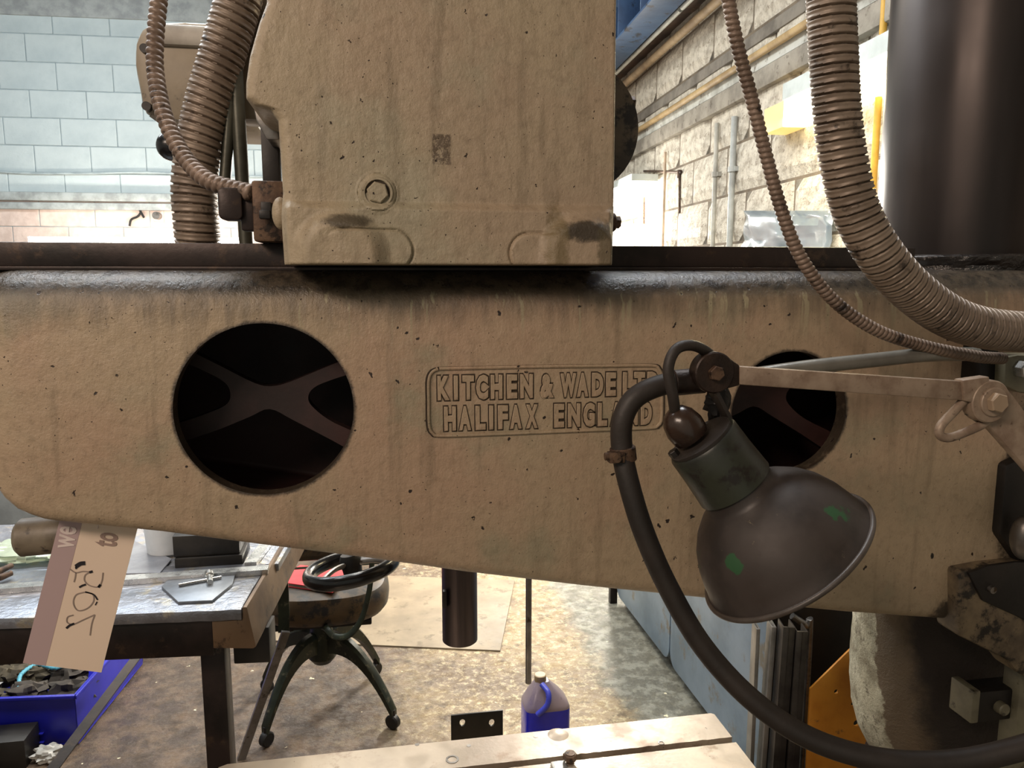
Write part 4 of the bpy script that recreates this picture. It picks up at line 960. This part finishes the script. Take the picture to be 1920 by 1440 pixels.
# back support straps
b = B(); P_ = [at(532, 1185, 2.27), at(532, 1140, 2.265), at(530, 1095, 2.26), at(528, 1050, 2.25), at(527, 990, 2.24)]
R = []
for p in catmull(P_, 4): R.append([b.v(p+V((a*.016, c*.004, 0))) for a, c in ((-1, -1), (1, -1), (1, 1), (-1, 1))])
b.rings(R); obj('back_strut', b, mGREEN, ch)
b = B(); P_ = [V((cxs, 2.36, zb0+.01)), at(612, 1178, 2.29), at(628, 1193, 2.27), at(655, 1190, 2.26), at(678, 1160, 2.25), at(692, 1110, 2.24), at(697, 1060, 2.24), at(698, 990, 2.23)]
b.tube(P_, .010, seg=10, flat=.5); obj('back_strut', b, mGREEN, ch)
b = B(); c0, c1_ = at(500, 1070, 2.25), at(720, 1055, 2.25); b.box((c0.x, 2.245, c0.z), (c1_.x, 2.257, c1_.z), bev=.002); obj('back_rail', b, mGREEN, ch)
c0, c1_ = at(498, 1056, 2.28), at(725, 960, 2.28); b = B(); b.box((c0.x, 2.262, c0.z), (c1_.x, 2.32, c1_.z), bev=.02, seg=4); obj('backrest', b, mSEAT, ch)
# red book on the seat
b = B(); 
mxb = Matrix.Translation((at(590, 1095, 2.40).x, 2.44, ST))@Matrix.Rotation(math.radians(-28), 4, 'Z')
bk_ = thing('red_booklet', (mxb.translation.x, 2.44, ST), 'red covered booklet lying on the chair seat', 'book')
b = B(mxb); b.box((-.10, -.07, .001), (.10, .07, .010)); obj('pages', b, M('paper', (200, 190, 176), None, .8), bk_)
b = B(mxb); b.box((-.104, -.073, .010), (.104, .073, .013), bev=.001); b.box((-.104, -.073, .0), (.104, .073, .001)); obj('cover', b, M('red_card', (206, 52, 58), (180, 40, 46), .5), bk_)
# leaning flat bar
a, c = atz(452, 1424, .001), at(536, 1184, 2.235)
b = B(); u = (c-a).normalized(); s = V((1, .3, 0)); s = (s-u*s.dot(u)).normalized(); n_ = u.cross(s)
b.rings([[b.v(p+s*.012*i+n_*.005*j) for i, j in ((-1, -1), (1, -1), (1, 1), (-1, 1))] for p in (a, c)])
tag(obj('leaning_bar', b, mSTEEL), 'long flat steel bar leaning from the floor against the chair', 'steel bar')

# ------------------------------------------------------------------ bench at the left
BZ = .80
fr_, fl_ = atz(452, 1143, BZ), atz(0, 1160, BZ)
ub = (fr_-fl_).normalized(); vb = V((-ub.y, ub.x, 0))
BMX = Matrix(((ub.x, vb.x, 0, fr_.x), (ub.y, vb.y, 0, fr_.y), (0, 0, 1, 0), (0, 0, 0, 1)))
bench = thing('steel_bench', (fr_.x-.5, fr_.y+.2, 0), 'heavy steel workbench with thick worn top at the lower left', 'bench')
bt = M('scaled_bench_plate', (150, 156, 168), (112, 112, 116), .33, .55, vs=7, bs=50, bump=.9, dist=.003, dirt=(158, 152, 140), dirt_thr=.58)
b = B(BMX); n = 60
front = [(-1.2+1.2*i/n-.0, .004*noise.noise(V((i*.6, 1, 1)))) for i in range(n+1)]
b.prism(front+[(-.002, .10), (.0, .235), (-.02, .25), (-1.2, .25)], 'z', BZ-.022, BZ, bev=.0015); obj('front_plate', b, bt, bench)
b = B(BMX); b.prism([(-1.2, .252), (.02, .252), (.02, .60), (-1.2, .60)], 'z', BZ-.022, BZ-.004, bev=.0015); obj('rear_plate', b, bt, bench)
b = B(BMX); b.box((-1.2, .012, BZ-.10), (-.06, .045, BZ-.0225), bev=.002); b.box((-1.2, .50, BZ-.10), (-.03, .55, BZ-.0225)); obj('apron', b, mDARKST, bench)
mTAN = M('tan_channel_paint', (112, 90, 68), (84, 66, 50), .5, .3, vs=9, dirt=(60, 46, 36))
b = B(BMX); b.prism([(-.058, BZ-.080), (.018, BZ-.084), (.024, BZ-.080), (.010, BZ+.003), (.002, BZ+.003), (.000, BZ-.024), (-.058, BZ-.024)], 'y', .004, .58, bev=.0012)
obj('end_channel', b, mTAN, bench, label='tan painted steel end channel')
p = at(397, 1300, 1.56); lo_ = BMX.inverted()@p
b = B(BMX)
lx = (BMX.inverted()@at(397, 1300, fr_.y+.10)).x; b.box((lx-.025, .11, 0), (lx+.025, .155, BZ-.1005), bev=.003); obj('leg', b, mDARKST, bench)
b = B(BMX); b.box((-1.15, .03, 0), (-1.108, .072, BZ-.1005), bev=.003); obj('leg', b, mDARKST, bench)
b = B(BMX); b.box((-1.15, .50, 0), (-1.108, .542, BZ-.10), bev=.003); obj('leg', b, mDARKST, bench)
b = B(BMX); b.box((-.045, .09, BZ-.16), (.030, .15, BZ-.081), bev=.003); obj('under_bracket', b, mBLACK, bench)
# things on the bench
def on(px, py, z=BZ): return atz(px, py, z)
a, c = on(-60, 1106, BZ+.01), on(503, 1064, BZ+.012)
u = (c-a).normalized(); s = V((-u.y, u.x, 0))
b = B(); b.rings([[b.v(V((p.x, p.y, BZ+.0005))+s*.014*i+V((0, 0, .012*j))) for i, j in ((-1, 0), (1, 0), (1, 1), (-1, 1))] for p in (a, c)]); tag(obj('square_bar', b, mBRIGHT), 'long bright steel bar lying across the bench top', 'steel bar')
hx_ = [on(x, y, BZ+.005) for x, y in ((303, 1100), (316, 1086), (441, 1077), (436, 1095), (398, 1126), (334, 1129)) ]
b = B(); b.prism([(p.x, p.y) for p in hx_], 'z', BZ+.0005, BZ+.006, bev=.0006); tag(obj('plate_offcut', b, M('blue_grey_plate', (132, 138, 146), (104, 108, 114), .4, .5)), 'flat grey steel offcut with cut corners on the bench', 'plate')
ts = thing('tommy_screw', on(390, 1090, BZ+.007), 'small bright screw with cross bar lying on the grey offcut', 'screw')
a, c = on(335, 1097, BZ+.010), on(415, 1082, BZ+.010); b = B(); b.cyl(a, c, .0033, seg=12); obj('cross_bar', b, mBRIGHT, ts)
a, c = on(394, 1092, BZ+.012), on(392, 1075, BZ+.014); b = B(); b.cyl(a, c, .0062, seg=20); b.cyl(c-(c-a)*.35, c, .0095, seg=20, bev=.001); obj('screw_head', b, mBRIGHT, ts)
bu = on(305, 1046, BZ-.003)
t = thing('white_tub', bu, 'white plastic tub on the bench partly behind the arm', 'tub')
b = B(); b.lathe([(0, .036), (.006, .043), (.10, .050), (.102, .053), (.11, .053), (.11, .049), (.012, .040)], (bu.x, bu.y+.04, BZ-.0035), (0, 0, 1), 40, cap=False); b.lathe([(0, .001), (.0, .036), (.008, .04), (.01, .001)], (bu.x, bu.y+.04, BZ-.0035), (0, 0, 1), 40, cap=False); obj('tub_wall', b, M('white_plastic', (214, 220, 224), (196, 204, 210), .45), t)
c0, c1_ = on(328, 1068, BZ-.003), on(455, 1060, BZ-.003); c1_.y = c0.y
zmid = at(390, 1044, c0.y).z; ztp = at(390, 1012, c0.y+.03).z
b = B(); b.box((c0.x, c0.y, BZ-.003), (c1_.x, c0.y+.11, zmid), bev=.002); tag(obj('steel_block', b, mPLATEGR), 'dark rectangular steel block on the bench, bottom of the pair', 'steel block')
b = B(); b.box((c0.x-.003, c0.y+.006, zmid+.0005), (c1_.x-.006, c0.y+.10, ztp+.02), bev=.002); tag(obj('steel_block', b, mPLATEGR), 'dark rectangular steel block stacked on another on the bench', 'steel block')
a = on(470, 1062, BZ-.003); b = B(); b.rings([[b.v(V((a.x+dx_+i*.013, a.y+dy_, BZ-.003+j*.010))) for i, j in ((-1, 0), (1, 0), (1, 1), (-1, 1))] for dx_, dy_ in ((0, 0), (.02, .16))]); tag(obj('flat_offcut', b, mBRIGHT), 'short bright flat offcut beside the dark steel blocks', 'steel bar')
# sheets leaning at rear of the bench
q = [on(225, 1078, BZ+.0), on(300, 1076, BZ+.0), on(322, 1050, BZ+.0), on(240, 1010, BZ+.0)]
b = B(); b.prism([(p.x, p.y) for p in q], 'z', BZ+.0, BZ+.003); tag(obj('sheet_offcut', b, M('thin_grey_sheet', (150, 152, 158), (120, 122, 128), .35, .5)), 'thin grey sheet offcut lying beside the white tub', 'plate')
# clear bag
b = B(); c = on(40, 1056, BZ); b.ball((c.x, c.y+.04, BZ+.016), .11, 40, (1.1, .55, .17), .45, 3.0)
bm_ = bpy.data.materials.new('clear_bag_film'); bm_.use_nodes = True; q = bm_.node_tree.nodes['Principled BSDF']
q.inputs['Base Color'].default_value = lin((206, 218, 196)); q.inputs['Roughness'].default_value = .15; q.inputs['Transmission Weight'].default_value = .45
tag(obj('plastic_bag', b, bm_), 'crumpled clear greenish plastic bag on the bench at left', 'bag')
t = thing('pliers', on(5, 1076, BZ), 'dark open jawed pliers lying on the bench at the left edge', 'pliers')
for dy in (0, 11):
    b = B(); b.tube([on(-40, 1078, BZ+.012), on(-10, 1074+dy, BZ+.012), on(22, 1060+dy*1.3, BZ+.014)], lambda t: .010-.004*t, seg=12, n=5); obj('jaw', b, mRUST, t)
# lot tag
TGY = 1.155
tg = thing('lot_tag', at(150, 1120, TGY), 'pale rectangular lot tag with mauve stripe hanging under the arm', 'tag')
c4 = [at(112, 975, TGY), at(258, 990, TGY), at(190, 1261, TGY), at(43, 1243, TGY)]
nn = (c4[1]-c4[0]).cross(c4[3]-c4[0]).normalized(); 
if nn.y > 0: nn = -nn
def tp(u, v, d=0.): return c4[0].lerp(c4[1], u).lerp(c4[3].lerp(c4[2], u), v)+nn*d
b = B(); N = 10
F = [[b.v(tp(i/N, j/N, .0)+nn*.0) for i in range(N+1)] for j in range(N+1)]; K = [[b.v(tp(i/N, j/N, -.0006)) for i in range(N+1)] for j in range(N+1)]
for j in range(N):
    for i in range(N): b.face((F[j][i], F[j][i+1], F[j+1][i+1], F[j+1][i])); b.face((K[j][i], K[j+1][i], K[j+1][i+1], K[j][i+1]))
for k in range(N):
    b.face((F[0][k], K[0][k], K[0][k+1], F[0][k+1])); b.face((F[N][k], F[N][k+1], K[N][k+1], K[N][k])); b.face((F[k][0], F[k+1][0], K[k+1][0], K[k][0])); b.face((F[k][N], K[k][N], K[k+1][N], F[k+1][N]))
obj('card', b, M('cream_card', (222, 202, 182), (214, 194, 174), .7, vs=3, bump=.05), tg)
b = B(); b.rings([[b.v(tp(u, v, d)) for u, d in ((0, .0001), (.285, .0001), (.285, .0003), (0, .0003))] for v in (0, 1)]); obj('stripe', b, M('mauve_print', (174, 152, 152), (166, 146, 146), .7, vs=3, bump=.05), tg)
mINK = M('pencil_ink', (146, 130, 120), None, .8); mINK2 = M('black_marker', (28, 24, 30), None, .6); mWH = M('pale_print', (214, 200, 194), None, .7); mPR = M('brown_print', (150, 128, 118), None, .7)
def tpx(x, y, d=.0006): return at(x*.2222, 980+y*.2222, TGY)+nn*d
def stroke(name, pts, r, m):
    b = B(); P_ = catmull([tpx(*p) for p in pts], 5); R = []
    for p, (t_v, a_, c_) in zip(P_, frames(P_)):
        s_ = t_v.cross(nn).normalized(); R.append([b.v(p+s_*r*i+nn*.0002*j) for i, j in ((-1, 0), (1, 0), (1, 1), (-1, 1))])
    b.rings(R); obj(name, b, m, tg)
for pts in (((590, 390), (640, 420), (700, 410), (765, 415)), ((640, 420), (635, 460), (625, 500)), ((765, 415), (720, 440), (715, 490), (760, 530), (830, 540), (860, 490), (870, 420)),
            ((710, 585), (640, 610), (620, 680), (660, 740), (740, 720), (790, 660), (780, 600), (710, 585)), ((620, 778), (572, 795), (568, 840), (620, 855), (700, 820), (800, 775)), ((800, 775), (775, 850), (760, 950))):
    stroke('handwriting', pts, .0008, mINK)
for pts, r_ in ((((640, 370), (680, 345), (720, 340)), .0030), (((755, 418), (782, 410)), .0018), (((670, 545), (695, 530), (725, 520)), .0014), (((830, 545), (850, 520)), .0018), (((560, 890), (590, 865), (628, 850)), .0016), (((720, 582), (790, 605), (825, 650)), .0010), (((820, 665), (805, 695)), .0008), (((640, 368), (645, 390)), .0012)):
    stroke('marker_blot', pts, r_, mINK2)
def tag_text(s, px, py, size, m, rotdeg, sx=1.0, bold=.0):
    cu = bpy.data.curves.new('t', 'FONT'); cu.body = s; cu.size = size; cu.extrude = .0001; cu.offset = bold; cu.align_x = 'CENTER'; cu.align_y = 'CENTER'; cu.resolution_u = 3
    o = bpy.data.objects.new('t', cu); COL.objects.link(o); bpy.context.view_layer.update()
    me = bpy.data.meshes.new_from_object(o.evaluated_get(bpy.context.evaluated_depsgraph_get())); bpy.data.objects.remove(o)
    p = tpx(px, py, .0009); a = math.radians(rotdeg)
    ex = (RT*math.cos(a)+UP*math.sin(a)); ex = (ex-nn*ex.dot(nn)).normalized(); ey = nn.cross(ex) if True else None
    if ey.dot(-RT*math.sin(a)+UP*math.cos(a)) < 0: ey = -ey
    for v in me.vertices: v.co = p+ex*v.co.x*sx+ey*v.co.y+nn*v.co.z
    me.materials.append(m); link('print', me, tg)
tag_text('we', 548, 118, .044, mWH, 80, .62, .0008); tag_text('to', 895, 138, .047, mPR, 78, .50, .0012)
b = B(); b.tube([tp(.5, .03, .001), tp(.5, -.02, .0)+V((0, .01, .03)), tp(.5, -.05)+V((0, .02, .05))], .0008, seg=6); obj('string', b, mWH, tg)

# blue bin under the bench, with its rubbish
b0 = atz(140, 1302, .17); BXR = b0.x; BYF = b0.y; ur = V((.16, .987, 0)); 
blue = M('blue_bin_plastic', (34, 36, 168), (26, 28, 140), .35, vs=3, bump=.05)
bin_ = thing('storage_bin', (BXR-.2, BYF+.2, 0), 'bright blue plastic storage bin full of rubbish under the bench', 'bin')
BW, BD, BHh, tk_ = .42, .50, .17, .004
def bb(lo, hi, nm='wall'):
    b = B(Matrix.Translation((BXR, BYF, 0))@Matrix.Rotation(-.10, 4, 'Z')); b.box(lo, hi, bev=.0015); obj(nm, b, blue, bin_)
bb((-BW, 0, .01), (0, tk_, BHh), 'front_wall'); bb((-BW, BD, .01), (0, BD+tk_, BHh), 'back_wall'); bb((-tk_, 0, .01), (0, BD, BHh), 'side_wall'); bb((-BW, 0, .01), (-BW+tk_, BD, BHh), 'side_wall'); bb((-BW, 0, .004), (0, BD, .0095), 'base')
bb((-BW-.008, -.008, BHh-.012), (.008, .0, BHh), 'rim'); bb((.0, -.008, BHh-.012), (.009, BD+.01, BHh), 'rim'); bb((-BW, -.010, .045), (-.10, 0, .05), 'rib_moulding'); bb((-BW, -.010, .016), (-.10, 0, .022), 'rib_moulding')
rg = thing('rag_heap', (BXR-.22, BYF+.2, .03), 'heap of crumpled rags and scrap in the blue bin', 'rubbish')
for k in range(16):
    x, y, z = BXR-.05-random.random()*.30, BYF+.06+random.random()*.34, .10+random.random()*.04
    b = B(); b.ball((x, y, z), .055, 20, (1.3*random.uniform(.6, 1), 1.0*random.uniform(.6, 1), .55), .8, 2.1)
    obj('rag', b, M('rag_cloth', *random.choice([((110, 104, 96),), ((76, 66, 48),), ((40, 38, 38),), ((120, 112, 84),), ((60, 52, 44),), ((150, 150, 150),)]), rough=.8, vs=30), rg, ang=25)
b = B(); b.tube([(BXR-.20, BYF+.10, .155), (BXR-.22, BYF+.17, .165), (BXR-.20, BYF+.24, .16), (BXR-.12, BYF+.20, .163), (BXR-.06, BYF+.30, .16)], lambda t: .006+.0012*math.sin(t*130), seg=10, n=14); obj('blue_twine', b, M('cyan_twine', (96, 168, 186), (70, 140, 160), .7), rg)
b = B(); b.tube([(BXR-.31, BYF+.30, .15), (BXR-.34, BYF+.28, .19)], .028, seg=20); obj('tin_can', b, mSTEEL, rg)
# low rail running back on the floor
a, c = atz(95, 1445, .26), atz(270, 1212, .26)
b = B(); u = (c-a).normalized(); s = V((u.y, -u.x, 0))
b.rings([[b.v(p+s*i+V((0, 0, j))) for i, j in ((-.015, -.038), (-.011, -.038), (-.011, -.004), (.015, -.004), (.015, 0), (-.015, 0))] for p in (a-u*.12, c+u*.1)])
obj('low_stretcher', b, mDARKST, bench)
# black box and white bag in the corner
c = atz(50, 1440, 0); p = at(50, 1388, c.y)
b = B(); b.box((c.x-.35, c.y-.0, 0), (c.x+.0, c.y+.10, p.z), bev=.002); tag(obj('black_box', b, mPLATEGR), 'plain black steel box in front of the blue bin at the corner', 'box')
b = B(); c2 = atz(80, 1425, .0); b.ball((c2.x+.02, c2.y+.0, .022), .05, 32, (.9, .6, .4), .6, 2.5); tag(obj('paper_scrap', b, M('white_film', (200, 198, 190), (150, 146, 138), .3)), 'crumpled white plastic scrap on the floor beside black box', 'rubbish')
# scrap block beyond
c0 = atz(298, 1218, 0); b = B(); b.box((c0.x-.10, c0.y, 0), (c0.x, c0.y+.06, .06), bev=.004); b.box((c0.x-.12, c0.y-.02, 0), (c0.x-.06, c0.y, .10), bev=.004); tag(obj('scrap_block', b, mRUST), 'rusty scrap block on the floor behind the rail', 'scrap')
# grey cabinet far left
c0 = atz(40, 1000, 0); b = B(); t = thing('grey_cabinet', (c0.x-.4, c0.y+.2, 0), 'plain pale grey cabinet far back at left under the arm end', 'cabinet')
b.box((c0.x-.9, c0.y, .02), (c0.x+.3, c0.y+.45, .95), bev=.006); obj('carcass', b, M('grey_cabinet_paint', (150, 156, 158), (130, 136, 138), .5), t)
b = B(); b.box((c0.x-.88, c0.y-.014, .06), (c0.x-.32, c0.y-.001, .92), bev=.003); obj('door', b, M('grey_cabinet_paint', (156, 162, 164), (136, 142, 144), .5), t)
b = B(); b.box((c0.x-.28, c0.y-.014, .06), (c0.x+.28, c0.y-.001, .92), bev=.003); obj('door', b, M('grey_cabinet_paint', (156, 162, 164), (136, 142, 144), .5), t)
